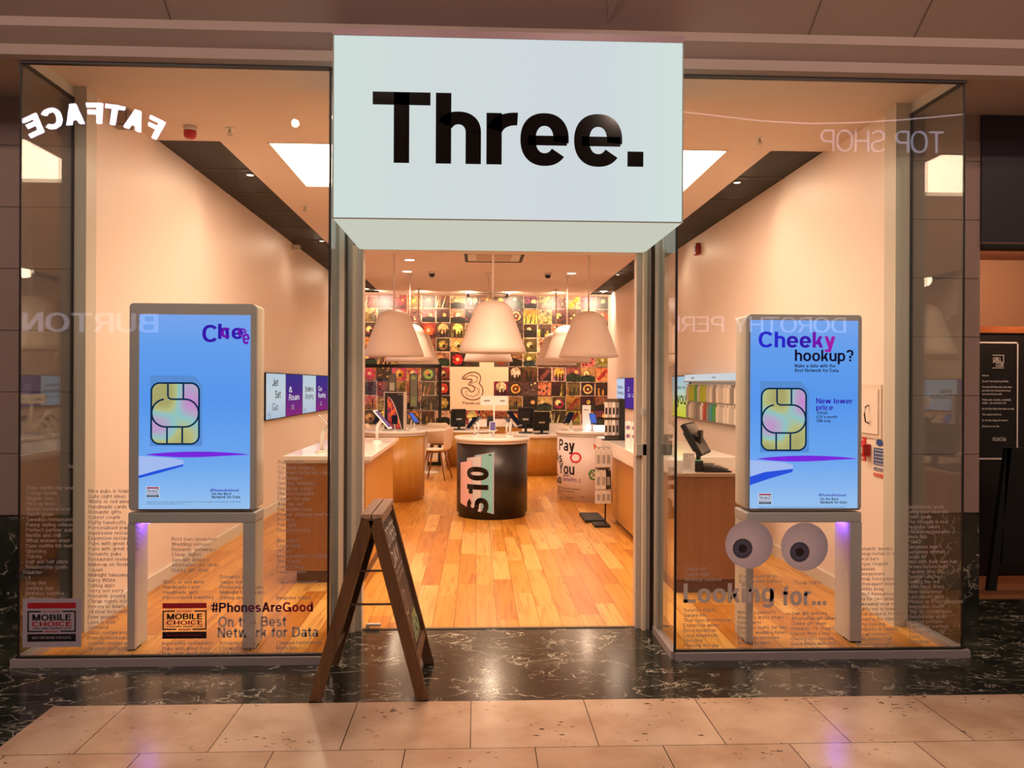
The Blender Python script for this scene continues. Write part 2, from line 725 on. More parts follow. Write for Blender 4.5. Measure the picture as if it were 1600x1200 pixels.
    if c == 'Y':
        V(.4 - w / 2, 0, .45); D(.4 - d / 2, .38, 0, 1); D(.4 - d / 2, .38, .8 - d, 1); return P, .8
    if c == 'Z':
        B(0, 0, .72, h); B(0, 1 - h, .72, 1); D(0, h * .8, .72 - d, 1 - h * .8); return P, .72
    if c == '0':
        R(0, -.01, .68, 1.01, 0, 360); return P, .68
    if c == '1':
        V(.3, 0, 1); B(.08, .7, .4, .7 + h); return P, .3 + w + .1
    if c == '2':
        R(.02, .42, .68, 1.01, -10, 170); D(.0, h * .5, .68 - d * 1.1, .66); B(0, 0, .68, h); return P, .68
    if c == '3':
        R(.02, .52 - h / 2, .64, 1.01, -90, 160); R(0, -.01, .68, .52 + h / 2, -160, 90); return P, .68
    if c == '4':
        V(.42, 0, 1); B(0, .22, .7, .22 + h); D(0, .25, .42, 1); return P, .7
    if c == '5':
        B(.08, 1 - h, .64, 1); B(.08, .45, .08 + w, 1); R(0, -.01, .68, .66, -160, 140); return P, .68
    if c in '69':
        R(0, -.01, .68, .62, 0, 360); R(0, -.01, .72, 1.01, 60, 200)
        if c == '9':
            P = [[(.68 - x, 1 - y) for x, y in q] for q in P]
        return P, .68
    if c == '7':
        B(0, 1 - h, .66, 1); D(.14, 0, .66 - d, 1 - h); return P, .66
    if c == '8':
        R(.03, .52 - h / 2, .65, 1.01, 0, 360); R(0, -.01, .68, .52 + h / 2, 0, 360); return P, .68
    if c == '.':
        B(0, 0, w * 1.05, w); return P, w * 1.05
    if c == ',':
        B(0, 0, w, w); B(w * .4, -.14, w, 0); return P, w
    if c == "'":
        B(0, .68, w * .8, 1); return P, w
    if c == '-':
        B(0, .3, .34, .3 + h); return P, .34
    if c == ':':
        B(0, 0, w, w); B(0, .6 - w, w, .6); return P, w
    if c == ';':
        B(0, 0, w, w); B(0, .6 - w, w, .6); B(w * .4, -.14, w, 0); return P, w
    if c == ')':
        R(-.35, -.27, .3, 1.0, -60, 60); return P, .3
    if c == '!':
        V(0, .28, 1); B(0, 0, w, w); return P, w
    if c == '?':
        R(.0, .42, .62, 1.01, -60, 170); V(.25, .26, .48); B(.25, 0, .25 + w, w * .9); return P, .62
    if c == '#':
        B(.0, .24, .72, .24 + h * .8); B(.0, .62, .72, .62 + h * .8); D(.12, 0, .2, 1, w * .85); D(.42, 0, .5, 1, w * .85); return P, .72
    if c == '&':
        R(.1, .5, .56, 1.01, 0, 360); R(0, -.01, .66, .6, 60, 330); D(.78 - d, 0, .2, .7); return P, .78
    if c == '/':
        D(0, -.05, .4, 1.05, w * .9); return P, .4
    if c == '£':
        V(.12, 0, .75); B(0, 0, .66, h); B(0, .42, .5, .42 + h * .9); R(.12, .5, .66, 1.01, 30, 180); return P, .66
    return [], .4


def text(s, size, w=.2, gap=.085, seg=28, width=None, align='L', track=1.0):
    """polygons (x, y) of a line of text with capital height SIZE; width: stretch to that length"""
    out, x = [], 0.0
    for c in s:
        P, a = glyph(c, w, seg)
        out += [[(px + x, py) for px, py in q] for q in P]
        x += (a + gap) * track
    tot = max(x - gap, .01)
    kx = size if width is None else width / tot
    off = {'L': 0, 'C': -tot * kx / 2, 'R': -tot * kx}[align]
    return [[(px * kx + off, py * size) for px, py in q] for q in out], tot * kx


def write(mb, s, org, xd, yd, size, m=0, **kw):
    P, wd = text(s, size, **kw)
    mb.polys(P, org, xd, yd, m)
    return wd


XD, YD, ZD = Vector((1, 0, 0)), Vector((0, 1, 0)), Vector((0, 0, 1))

# palette
M_wall = paint('shop_wall_paint', (238, 222, 212), .45, .4, .02)
M_ceil = paint('ceiling_paint', (222, 204, 190), .8, .2, .02)
M_fascia = paint('mall_fascia_paint', (168, 150, 142), .6, .3, .05)
M_pier = paint('pier_coating', (206, 200, 188), .4, .4, .02)
M_trimw = mat('white_trim', (216, 212, 204), .45)
M_sill = mat('sill_metal', (176, 164, 164), .4, .3)
M_alu = mat('satin_aluminium', (206, 196, 182), .4, .1)
M_alud = mat('aluminium_shadow_profile', (178, 176, 164), .4, .1)
M_black = mat('black_rubber', (10, 10, 11), .6)
M_blackg = mat('black_gloss', (14, 13, 14), .08)
M_grey = mat('totem_grey_paint', (188, 182, 182), .42)
M_totemside = mat('totem_side_panel', (205, 200, 190), .3)
M_white = mat('white_gloss_laminate', (240, 234, 226), .12)
M_whitem = mat('white_plastic', (232, 226, 220), .35)
M_oakv = wood('oak_veneer', (184, 128, 52), (198, 146, 66), 'Z', .35)
M_oakd = wood('oak_veneer_end_panel', (148, 98, 56), (160, 110, 64), 'Z', .4)
M_glass = glass()
M_letter = mat('window_lettering_vinyl', (188, 172, 164), .5)
M_oakfloor = floor_planks()
M_marble = marble()
M_tiles = stone_tiles()

GY, PY_, FY = 4.38, 4.35, 4.93       # glass plane, plinth front, shop front line
GX0, GX1 = -2.407, 2.697             # outer edges of the glass bays
DX0, DX1 = -.79, 1.087               # inner edges of the bays
XL, XR, YB, H = -2.35, 2.63, 16.2, 3.26
GT = 3.178

# ================================================================ the setting
# mall floor: pale stone slabs, dark marble border
tx0 = -1.95
struct('floor', MB().box(tx0, 9, -8, 3.835, -.06, 0), M_tiles)
mb = MB()
mb.box(-9, tx0, -8, 3.835, -.06, 0)
mb.box(-9, 9, 3.835, 4.965, -.06, 0)
struct('trim_2', mb, M_marble, 'dark veined marble border of the mall floor')
struct('trim_3', MB().box(-.9, 1.2, 4.955, 4.985, -.02, .004), mat('threshold_strip', (96, 88, 74), .4, .6), 'metal threshold strip')
# shop floor, boards continue into both bays
mb = MB()
mb.box(XL, XR, 4.985, YB, -.05, .0)
mb.box(GX0 + .02, DX0 - .03, GY + .02, 4.985, -.05, .004)
mb.box(DX1 + .03, GX1 - .02, GY + .02, 4.985, -.05, .004)
struct('floor_2', mb, M_oakfloor, 'oak board floor of the shop')
# side walls, back wall
struct('wall_left', MB().box(XL - .12, XL, 5.06, YB, 0, 3.6), M_wall)
struct('wall_right', MB().box(XR, XR + .12, 4.99, YB, 0, 3.6), M_wall)
struct('wall_back', MB().box(XL - .12, XR + .12, YB + .003, YB + .1, 0, 3.6), M_wall)
struct('baseboard_left', MB().box(XL, XL + .014, 5.06, YB, 0, .1), M_trimw)
struct('baseboard_right', MB().box(XR - .014, XR, 4.99, YB, 0, .1), M_trimw)
# ceiling with two recessed dark slots along the walls and a big luminous panel
SL, SR, SY0, SY1 = -1.88, 2.2, 6.0, 15.75
KX0, KX1, KY0, KY1 = -1.54, 1.88, 6.0, 7.32
mb = MB()
mb.box(GX0, GX1, GY + .002, SY0, H, H + .05)
mb.box(XL, XR, SY1, YB, H, H + .05)
mb.box(SL, KX0, SY0, SY1, H, H + .05)
mb.box(KX1, SR, SY0, SY1, H, H + .05)
mb.box(KX0, KX1, KY1, SY1, H, H + .05)
struct('ceiling', mb, M_ceil)
mb = MB()
mb.box(XL, SL, SY0, SY1, H + .02, H + .04)
mb.box(SR, XR, SY0, SY1, H + .02, H + .04)
for a, b in ((XL, SL), (SR, XR)):
    mb.box(a, b, SY0 - .01, SY0, H, H + .03)
    mb.box(a, b, SY1, SY1 + .01, H, H + .03)
mb.box(SL - .006, SL, SY0, SY1, H + .002, H + .03)
mb.box(SR, SR + .006, SY0, SY1, H + .002, H + .03)
struct('ceiling_2', mb, mat('slot_black', (34, 31, 28), .7), 'dark recessed slot along the ceiling edge')
# thin seams between the slot panels
mb = MB()
for k in range(1, 12):
    y = SY0 + k * .84
    for a, b in ((XL, SL), (SR, XR)):
        mb.box(a, b, y, y + .012, H + .014, H + .021)
struct('trim_4', mb, mat('slot_seam', (78, 74, 66), .5), 'pale seams across the dark ceiling slot')
M_sky = emit('luminous_ceiling_film', (255, 212, 180), 12)
t = thing('ceiling_light_panel', 'large square-edged luminous ceiling panel just inside the shopfront', 'ceiling light', (.17, 6.66, H))
MB().box(KX0, KX1, KY0, KY1, H + .03, H + .04).build('diffuser', M_sky, t)
mb = MB()
for a in ((KX0 - .0, KX0 + .012, KY0, KY1), (KX1 - .012, KX1, KY0, KY1), (KX0, KX1, KY0, KY0 + .012), (KX0, KX1, KY1 - .012, KY1)):
    mb.box(*a, H - .003, H + .03)
mb.build('frame', M_trimw, t)

# ---- piers at the ends of the shopfront and the mall walls beside the bays
struct('trim_5', MB().box(GX0, XL + .02, FY, 5.06, 0, H), M_pier, 'painted end pier of the shop wall')
struct('trim_6', MB().box(XR - .03, GX1, FY, 4.99 + .08, 0, H), M_pier, 'painted end pier of the shop wall')
M_clad = paint('stone_cladding', (150, 128, 120), .5, .35, .05, 3)
M_joint = mat('cladding_joint', (70, 55, 50), .8)
mb = MB()
mj = MB()
RX = 3.14
for k, z in enumerate([.706 + .366 * i for i in range(8)]):
    z1 = min(z + .366, 3.28)
    mb.box(-5.2, GX0 - .002, FY, FY + .12, z + .004, z1)
    mb.box(GX1 + .002, RX, FY, FY + .35, z + .004, z1)
    mj.box(-5.2, GX0 - .002, FY + .006, FY + .11, z - .004, z + .004)
    mj.box(GX1 + .002, RX - .004, FY + .006, FY + .34, z - .004, z + .004)
for x in (-3.2, -4.4):
    mj.box(x, x + .006, FY - .001, FY + .01, .7, 3.28)
struct('wall_front', mb, M_clad, 'pale stone cladding beside the shopfront')
struct('trim_7', mj, M_joint, 'joints of the stone cladding')
mb = MB()
mb.box(-5.2, GX0 - .002, FY - .02, FY + .1, 0, .7)
mb.box(GX1 + .002, RX - .01, FY - .02, FY + .35, 0, .7)
struct('wall_front_2', mb, M_marble, 'dark marble dado beside the shopfront')

# ---- fascia and sloping soffit of the mall over the shopfront
mb = MB()
prof = [(GY + .03, GT + .014), (GY - .02, GT + .014), (GY - .05, GT + .03), (GY - .05, GT + .085), (GY - .02, GT + .092),
        (GY - .10, 3.338), (GY - .10, 3.385), (3.2, 4.12), (2.4, 4.66), (2.4, 5.5), (GY + .03, 5.5)]
rows = [[(x, y, z) for y, z in prof] for x in (-5.2, 6.0)]
mb.grid(rows, 0, True, False)
mb.face([(-5.2, y, z) for y, z in prof])
mb.face([(6.0, y, z) for y, z in prof][::-1])
struct('ceiling_3', mb, M_fascia, 'mall fascia with a sloping soffit')
mb = MB()
mb.box(-5.2, GX0 - .022, GY + .03, 5.3, GT + .014, 5.5)
mb.box(GX1 + .022, 6.5, GY + .03, 5.3, GT + .014, 5.5)
struct('ceiling_5', mb, M_fascia, 'mall soffit on both outer sides of the shopfront')
# panel seams and a folded corner in the sloping soffit
mb = MB()
sl = Vector((0, 3.2 - (GY - .10), 4.12 - 3.385))
nrm = Vector((0, -sl.z, sl.y)).normalized() * -1


def slope_pt(x, k, off=.002):
    p = Vector((x, GY - .10, 3.385)) + sl * k
    return p + Vector((0, -.5, -.86)) * off


for x in (1.77, 2.35, 3.3, -1.6, -3.1):
    mb.face([slope_pt(x, 0), slope_pt(x + .007, 0), slope_pt(x + .007, 1), slope_pt(x, 1)])
struct('trim_8', mb, mat('soffit_seam', (112, 96, 90), .8), 'seams of the sloping soffit')
mb = MB()
a, b, c = slope_pt(.685, .03, .004), slope_pt(.56, .62, .004), slope_pt(.86, .62, .004)
r = slope_pt(.735, .62, .13)
mb.face([a, b, r])
mb.face([a, r, c])
mb.face([a, c, b])
struct('trim_9', mb, M_fascia, 'folded fin in the sloping soffit')

# ---- glass bays: plinth, head, glass, return glass
M_dark = mat('glazing_gasket', (24, 20, 18), .5)


def bay(idx, xo, xi, side):
    """xo outer edge, xi inner (door side) edge; the glass stands on a low plinth"""
    lo, hi = min(xo, xi), max(xo, xi)
    mb = MB()
    mb.box(lo - (.03 if side < 0 else .0), hi + (.03 if side > 0 else 0), PY_, GY + .035, 0, .042)
    mb.box(xo - .03, xo + .03, GY, FY, 0, .042)
    mb.box(xi - .02, xi + .02, GY, FY - .08, 0, .042)
    struct('trim_%d' % (9 + idx), mb, M_sill, 'low metal plinth under the display window')
    g = MB()
    g.box(lo + .006, hi - .006, GY - .005, GY + .005, .042, GT)
    w = struct('window_%d' % idx, g, M_glass, 'floor to ceiling display window glass')
    h_ = MB()
    h_.box(xo - .005, xo + .005, GY + .008, FY - .0, .042, GT)
    h_.build('end_pane', M_glass, w)
    h_ = MB()
    h_.box(xi - .005, xi + .005, GY + .008, 4.6 if side < 0 else 4.80, .042, GT - .02)
    h_.build('door_side_pane', M_glass, w)
    k = MB()
    k.box(lo, hi, GY - .012, GY + .012, .042, .052)
    k.box(lo, hi, GY - .014, GY + .014, GT, GT + .014)
    k.box(xo - .008, xo + .008, GY, FY, GT, GT + .016)
    k.box(xi - .008, xi + .008, GY, 4.9, GT, GT + .016)
    k.box(xo - .007, xo + .007, FY - .012, FY, .042, GT)
    k.box(xo - .006, xo + .004, GY - .004, GY + .004, .042, GT)
    k.box(xi - .006, xi + .006, GY - .007, GY + .006, .042, GT)
    k.build('gasket', M_dark, w)
    c = MB()
    c.box(lo, hi, GY + .014, 5.3, H - .0, H + .04)
    return w


win1 = bay(1, GX0, DX0, -1)
win2 = bay(2, GX1, DX1, 1)
# bulkhead between glass head and the shop ceiling
mb = MB()
mb.box(GX0, DX0, GY + .002, GY + .03, GT + .014, H + .04)
mb.box(DX1, GX1, GY + .002, GY + .03, GT + .014, H + .04)
mb.box(GX0 - .02, GX0, GY, FY + .1, GT + .014, H + .04)
mb.box(GX1, GX1 + .02, GY, FY + .1, GT + .014, H + .04)
struct('trim_12', mb, M_trimw, 'bulkhead over the display windows')

# ---- entrance: posts, jambs, header
mb = MB()
mb.box(DX0 - .03, DX0 + .015, 4.60, 4.77, 0, 2.9)
mb.box(DX1 - .012, DX1 + .03, 4.79, 4.86, 0, 2.9)
struct('trim_13', mb, M_alud, 'aluminium door pocket post')
mb = MB()
mb.box(DX0 - .03, DX0 + .013, 4.77, 4.90, 0, 2.9)
mb.box(DX1 - .012, DX1 + .03, 4.86, 5.0, 0, 2.9)
struct('trim_14', mb, M_black, 'black shadow gap beside the door')
mb = MB()
mb.box(DX0 - .0, DX0 + .042, 4.90, 5.05, 0, 2.9)
mb.box(DX1 - .050, DX1 - .024, 4.92, 5.05, 0, 2.9)
mb.box(DX0 + .06, DX0 + .10, 4.93, 5.03, 0, 2.35)
mb.box(DX1 - .105, DX1 - .072, 4.95, 5.03, 0, 2.35)
struct('trim_15', mb, M_alu, 'aluminium door frame')
mb = MB()
mb.box(DX0 + .042, DX0 + .060, 4.91, 5.04, 0, 2.33)
mb.box(DX1 - .072, DX1 - .050, 4.90, 5.04, 0, 2.33)
struct('trim_16', mb, mat('cream_cover_strip', (246, 228, 196), .5), 'cream cover strip of the door frame')
mb = MB()
mb.box(DX0 + .05, DX1 - .06, 4.94, 5.06, 2.31, H)
mb.box(DX0 - .03, DX1 + .03, 5.0, 5.06, 2.9, H)
struct('wall_front_3', mb, M_trimw, 'header over the entrance')
# sliding glass door leaf edges parked at both sides
t = thing('door_lock_plate', 'square steel lock box on the aluminium door post', 'lock', tuple(pY(1001, 712, 4.93)))
a, b = pY(993, 693, 4.94), pY(1009, 711, 4.94)
MB().box(a.x, b.x, 4.9, 4.95, b.z, a.z).build('case', M_alu, t, bevel=.002)
MB().lathe([(.006, 0), (.006, .004)], 16).build('keyhole', M_black, t, org=(0, 0, 0)).rotation_euler = (PI / 2, 0, 0)
t = thing('door_pull_catch', 'small steel catch on the door post above the lock box', 'catch', tuple(pY(1004, 643, 4.92)))
p = pY(1004, 643, 4.92)
MB().box(p.x - .012, p.x + .012, 4.885, 4.905, p.z - .022, p.z + .022).build('catch_plate', M_trimw, t, bevel=.003)
MB().box(p.x - .006, p.x + .008, 4.87, 4.888, p.z - .03, p.z + .006).build('thumb_turn', M_alu, t, bevel=.002)
p = pZ(572, 974, .03)
t = thing('door_floor_guide', 'short steel door guide bar just above the threshold by the door post', 'door guide', (p.x, p.y, 0))
MB().box(p.x - .0, p.x + .09, p.y - .012, p.y + .012, .012, .03).build('guide_bar', M_alu, t, bevel=.004)
MB().box(p.x + .0, p.x + .02, p.y - .01, p.y + .01, 0, .014).build('guide_foot', M_alu, t)

# ---- the illuminated box sign
SX0, SX1, SGY, SZ0, SZ1 = -.712, 1.026, 4.02, 2.312, 3.213
sign = thing('illuminated_box_sign', 'big white lightbox sign with black word over the entrance', 'shop sign', (.157, SGY, SZ0))
M_face = emit_grad('sign_face_acrylic', 'X', -.9, .9, [(0, (224, 241, 234)), (.3, (226, 235, 236)), (.75, (224, 233, 238)), (1, (226, 244, 236))], .84)
MB().box(SX0, SX1, SGY, SGY + .006, SZ0, SZ1).build('face_panel', M_face, sign)
M_sof = emit('sign_underside_acrylic', (228, 232, 214), .74)
mb = MB()
mb.box(SX0, SX1, SGY + .006, 4.94, SZ0, SZ0 + .008)
mb.build('underside_panel', M_sof, sign)
MB().box(SX0, SX0 + .006, SGY + .006, 4.94, SZ0 + .008, SZ1).build('side_panel', M_sof, sign)
MB().box(SX1 - .006, SX1, SGY + .006, 4.94, SZ0 + .008, SZ1).build('side_panel', M_sof, sign)
MB().box(SX0 - .006, SX1 + .006, SGY - .006, 4.94, SZ1, SZ1 + .034).build('top_trim', mat('sign_top_trim', (150, 118, 128), .35), sign)
mb = MB()
mb.box(SX0 - .004, SX1 + .004, SGY - .004, SGY + .002, SZ0 - .002, SZ0 + .004)
mb.box(SX0 - .003, SX0 + .003, SGY - .003, SGY + .002, SZ0, SZ1)
mb.box(SX1 - .003, SX1 + .003, SGY - .003, SGY + .002, SZ0, SZ1)
mb.build('edge_trim', mat('sign_edge', (150, 160, 156), .4), sign)
a, b = pY(582, 254, SGY), pY(1005, 258, SGY)
hgt = 110 / FPX * 4.02
mb = MB()
write(mb, 'Three.', (a.x, SGY - .004, a.z), XD, ZD, hgt, w=.215, gap=.075, seg=64, width=b.x - a.x)
o = mb.build('lettering', M_blackg, sign)
s_ = o.modifiers.new('t', 'SOLIDIFY')
s_.thickness = .003
s_.offset = -1

# ---- shop door floor is open; opposite side of the mall, seen only as reflections
mb = MB()
mb.box(-9, 9, -8.2, -8.0, 0, 7.5)
struct('wall_opposite', mb, paint('opposite_wall', (120, 92, 80), .7, .2, .1), 'far side of the mall')
mb = MB()
for x0, x1 in ((-8.6, -4.9), (-4.3, -.4), (.2, 3.4), (3.9, 8.6)):
    mb.box(x0, x1, -8.0, -7.97, 0, 2.3)
struct('window_3', mb, mat('opposite_shop_window', (40, 30, 26), .15), 'dark shop windows on the far side of the mall')


def far_sign(name, label, s, u0, u1, vm, Yv, size_px, es, arc=0, w=.16):
    """lit letters on the far wall; (u, v) is where the window shows their mirror image"""
    Ys = 2 * GY - Yv
    a, b = pY(u0, vm, Yv), pY(u1, vm, Yv)
    hgt = size_px / FPX * Yv
    P, wd = text(s, hgt, w=w, gap=.13, width=abs(b.x - a.x))
    m = emit('lit_letters_%d' % int(es * 10), (235, 225, 255), es)
    z0 = a.z - hgt / 2
    root = thing(name, label, 'sign', (max(a.x, b.x) - wd / 2, Ys, z0))
    done = 0
    for word in s.split():
        n0 = len(text(s[:s.index(word)], hgt, w=w)[0]) if s.index(word) else 0
        n1 = n0 + len(text(word, hgt, w=w)[0])
        t = MB()
        for q in P[n0:n1]:
            if arc:
                q2 = []
                for x, y in q:
                    ang = (x / wd - .5) * 2 * arc
                    Rr = (wd / 2) / math.sin(arc)
                    q2.append((wd / 2 + (Rr + y) * math.sin(ang), (Rr + y) * math.cos(ang) - Rr))
                q = q2
            t.face([(max(a.x, b.x) - x, Ys, z0 + y) for x, y in q])
        o = t.build('lettering', m, root)
        so = o.modifiers.new('t', 'SOLIDIFY')
        so.thickness = .04
    return root


far_sign('lit_shop_sign', 'pale lit shop name of six wide letters mirrored in the display window', 'BURTON', 35, 246, 503, 14.76, 29, 2.2)
far_sign('lit_shop_sign', 'thin lit two-word shop name mirrored across the wide display window', 'DOROTHY PERKINS', 1322, 985, 508, 16.2, 24, 3.2, w=.11)
far_sign('lit_shop_sign', 'bright white arched letters mirrored at the top of the display window', 'FATFACE', 243, 48, 178, 14.76, 31, 26, arc=.5, w=.23)
far_sign('lit_shop_sign', 'faint outlined letters mirrored high in the far corner of the window', 'TOP SHOP', 1475, 1283, 222, 14.76, 34, 3.2, w=.08)

Yv = 14.76
pts = [pY(u, v, Yv) for u, v in ((1060, 174), (1120, 181), (1190, 189), (1260, 193), (1330, 192), (1400, 188), (1460, 183), (1520, 177))]
o = MB().tube([(p.x, 2 * GY - Yv, p.z) for p in pts], .012, 8).build('curved_light_line', emit('light_line', (255, 225, 235), 4))
tag(o, 'thin curved white light line mirrored near the top of the window over the eyes', 'light strip')

# ================================================================ fixed lights of the shop
def ceiling_spot(x, y, label, aim=None, power=26, z=H, in_slot=False):
    rs = .38 if in_slot == 'tiny' else 1
    t = thing('ceiling_downlight', label, 'downlight', (x, y, z), 'recessed downlights in the shop ceiling', world=False)
    MB().lathe([(.075 * rs, -.004), (.088 * rs, -.006), (.09 * rs, 0)], 28).build('trim_ring', M_trimw, t)
    MB().lathe([(.001, -.0045), (.072 * rs, -.0045)], 28, caps=False).build('lamp_face', emit('lamp_face', (255, 226, 190), 5), t)
    lamp('downlight_beam', 'SPOT', (x, y, z - .03), power, WARM, .12, aim or (x, y, 0), 2.9 if in_slot else 2.5, 1.0)
    return t


def lens_at(u, v):
    return pZ(u, v, H)


DL = [(636, 424, 'round downlight ahead of the pendant over the wood plinth'),
      (893, 427, 'round downlight beside the cord of the pendant over the printed white plinth'),
      (868, 456, 'round downlight close to the picture wall'),
      (640, 406, 'added round downlight just behind the door header, side of the oak plinth')]  # this last downlight is an addition, no such fixture is seen
for u, v, lb in DL:
    p = lens_at(u, v)
    ceiling_spot(p.x, p.y, lb, power=150)
for i, (x, y) in enumerate([(-2.1, 15.3), (2.4, 15.3)]):
    ceiling_spot(x, y, 'small downlight in the ceiling slot near the picture wall, %s end' % ('glazed booth' if i == 0 else 'screen wall'), (x * .9, 16.1, 2.4), 40, H + .016)
# wall washers in the slots near the window, washing the side walls
for i, (x, y) in enumerate([(-1.94, 7.0), (2.27, 7.0), (-1.94, 10.2), (2.27, 10.2), (-1.94, 13), (2.27, 13)]):
    s_ = 'poster totem side' if x < 0 else 'till side'
    ceiling_spot(x, y, 'small wall washer in the dark ceiling slot, %s, %s along' % (s_, ('first', 'second', 'third')[i // 2]), (x * 1.06, y - 1.6, .6), 13 if y < 8 else 16, H + .016, 'tiny')
# added downlights, unseen behind the sign, to brighten the shop interior
for x, y in ((-.9, 5.4), (1.3, 5.4), (0.2, 7.7)):
    p = (x, y)
    ceiling_spot(x, y, 'added round downlight in the plain ceiling %s' % ('before the luminous panel' if y < 6 else 'behind the luminous panel') + (', till side' if x > 1 else ''), power=130 if y < 6 else 80)
# picture wall lighting: a row of spots on the back wall
for k in range(6):
    x = -1.9 + k * .86
    ceiling_spot(x, 15.35, 'small downlight washing the picture wall, %s from the booth' % ('first', 'second', 'third', 'fourth', 'fifth', 'sixth')[k], (x, 16.2, 2.75), 95, H, 'tiny')

# ---- pendants
def pendant():
    t = thing('pendant_lamp', '', 'pendant lamp', (0, 0, 0), 'big white bell-shaped pendants over the display plinths', world=False)
    prof = []
    for k in range(15):
        a = k / 14 * PI / 2
        prof.append((.02 + .215 * math.sin(a), .6 - .17 * (1 - math.cos(a))))
    prof += [(.262, .36), (.30, .26), (.335, .16), (.368, .075), (.392, .0)]
    outer = prof
    inner = [(r - .012 if r > .02 else .01, z - .006) for r, z in prof[::-1]]
    MB().lathe(outer + [(.38, -.004)] + inner, 64, caps=False).build('lamp_shade', mat('pendant_shade', (240, 226, 212), .5), t)
    MB().lathe([(.300, .25), (.30, .252)], 48).build('diffuser', emit('pendant_diffuser', (255, 226, 190), 3.2), t)
    MB().tube([(0, 0, .6), (0, 0, H - 1.86)], .011, 10).build('cord', mat('pendant_rod', (226, 214, 204), .4), t)
    MB().lathe([(.05, H - 1.86 - .02), (.05, H - 1.86)], 24).build('ceiling_rose', M_trimw, t)
    return t


pd = pendant()
PEND = [(.18, 9.3, 'over the round black plinth'), (-1.08, 10.6, 'over the round wooden plinth'), (1.466, 10.6, 'over the round white printed plinth'),
        (.18, 12.9, 'behind the one over the black plinth'), (-1.08, 13.1, 'half hidden behind the one over the wooden plinth'),
        (1.466, 13.15, 'half hidden behind the one over the white printed plinth'), (-1.08, 15.0, 'third in the row on the booth side, by the picture wall'),
        (1.466, 15.0, 'third in the row on the screen side, by the picture wall')]
for i, (x, y, w) in enumerate(PEND):
    p = pd if i == 0 else dup(pd, (x, y, 1.86))
    p.location = (x, y, 1.86)
    p['label'] = 'bell-shaped white pendant lamp ' + w
    lamp('pendant_bulb', 'POINT', (x, y, 2.0), 14, (1, .76, .55), .06)

# ================================================================ picture wall
def rgb(h, s, v):
    import colorsys
    return tuple(int(255 * k) for k in colorsys.hsv_to_rgb(h % 1, s, v))


PIT = .2905
rd = random.Random(11)
u704 = pY(704, 482, YB).x
zrow = pY(704, 482, YB).z
c0 = math.ceil((XL - u704) / PIT) - 1
c1 = math.floor((XR - u704) / PIT) + 1
mb = MB()
mb.box(XL, XR, YB - .006, YB, .9, H - .001, 0, c=(60, 42, 36))
M_prints = vcol('photo_prints', .35)
nt = M_prints.node_tree
_b = nt.nodes['Principled BSDF']
_a = [n for n in nt.nodes if n.type == 'VERTEX_COLOR'][0]
_t = N(nt, 'ShaderNodeTexCoord')
_n = N(nt, 'ShaderNodeTexNoise')
_n.inputs['Scale'].default_value = 17
_n.inputs['Detail'].default_value = 5
_n.inputs['Roughness'].default_value = .7
nt.links.new(_t.outputs['Object'], _n.inputs['Vector'])
_m = N(nt, 'ShaderNodeMix', data_type='RGBA', blend_type='MULTIPLY')
_m.inputs['Factor'].default_value = 1
nt.links.new(_a.outputs[0], _m.inputs[6])
nt.links.new(ramp(nt, _n.outputs['Fac'], [(.36, (118, 96, 88)), (.5, (230, 218, 208)), (.62, (255, 255, 255))]), _m.inputs[7])
nt.links.new(_m.outputs[2], _b.inputs['Base Color'])
CREAM = (236, 206, 170)


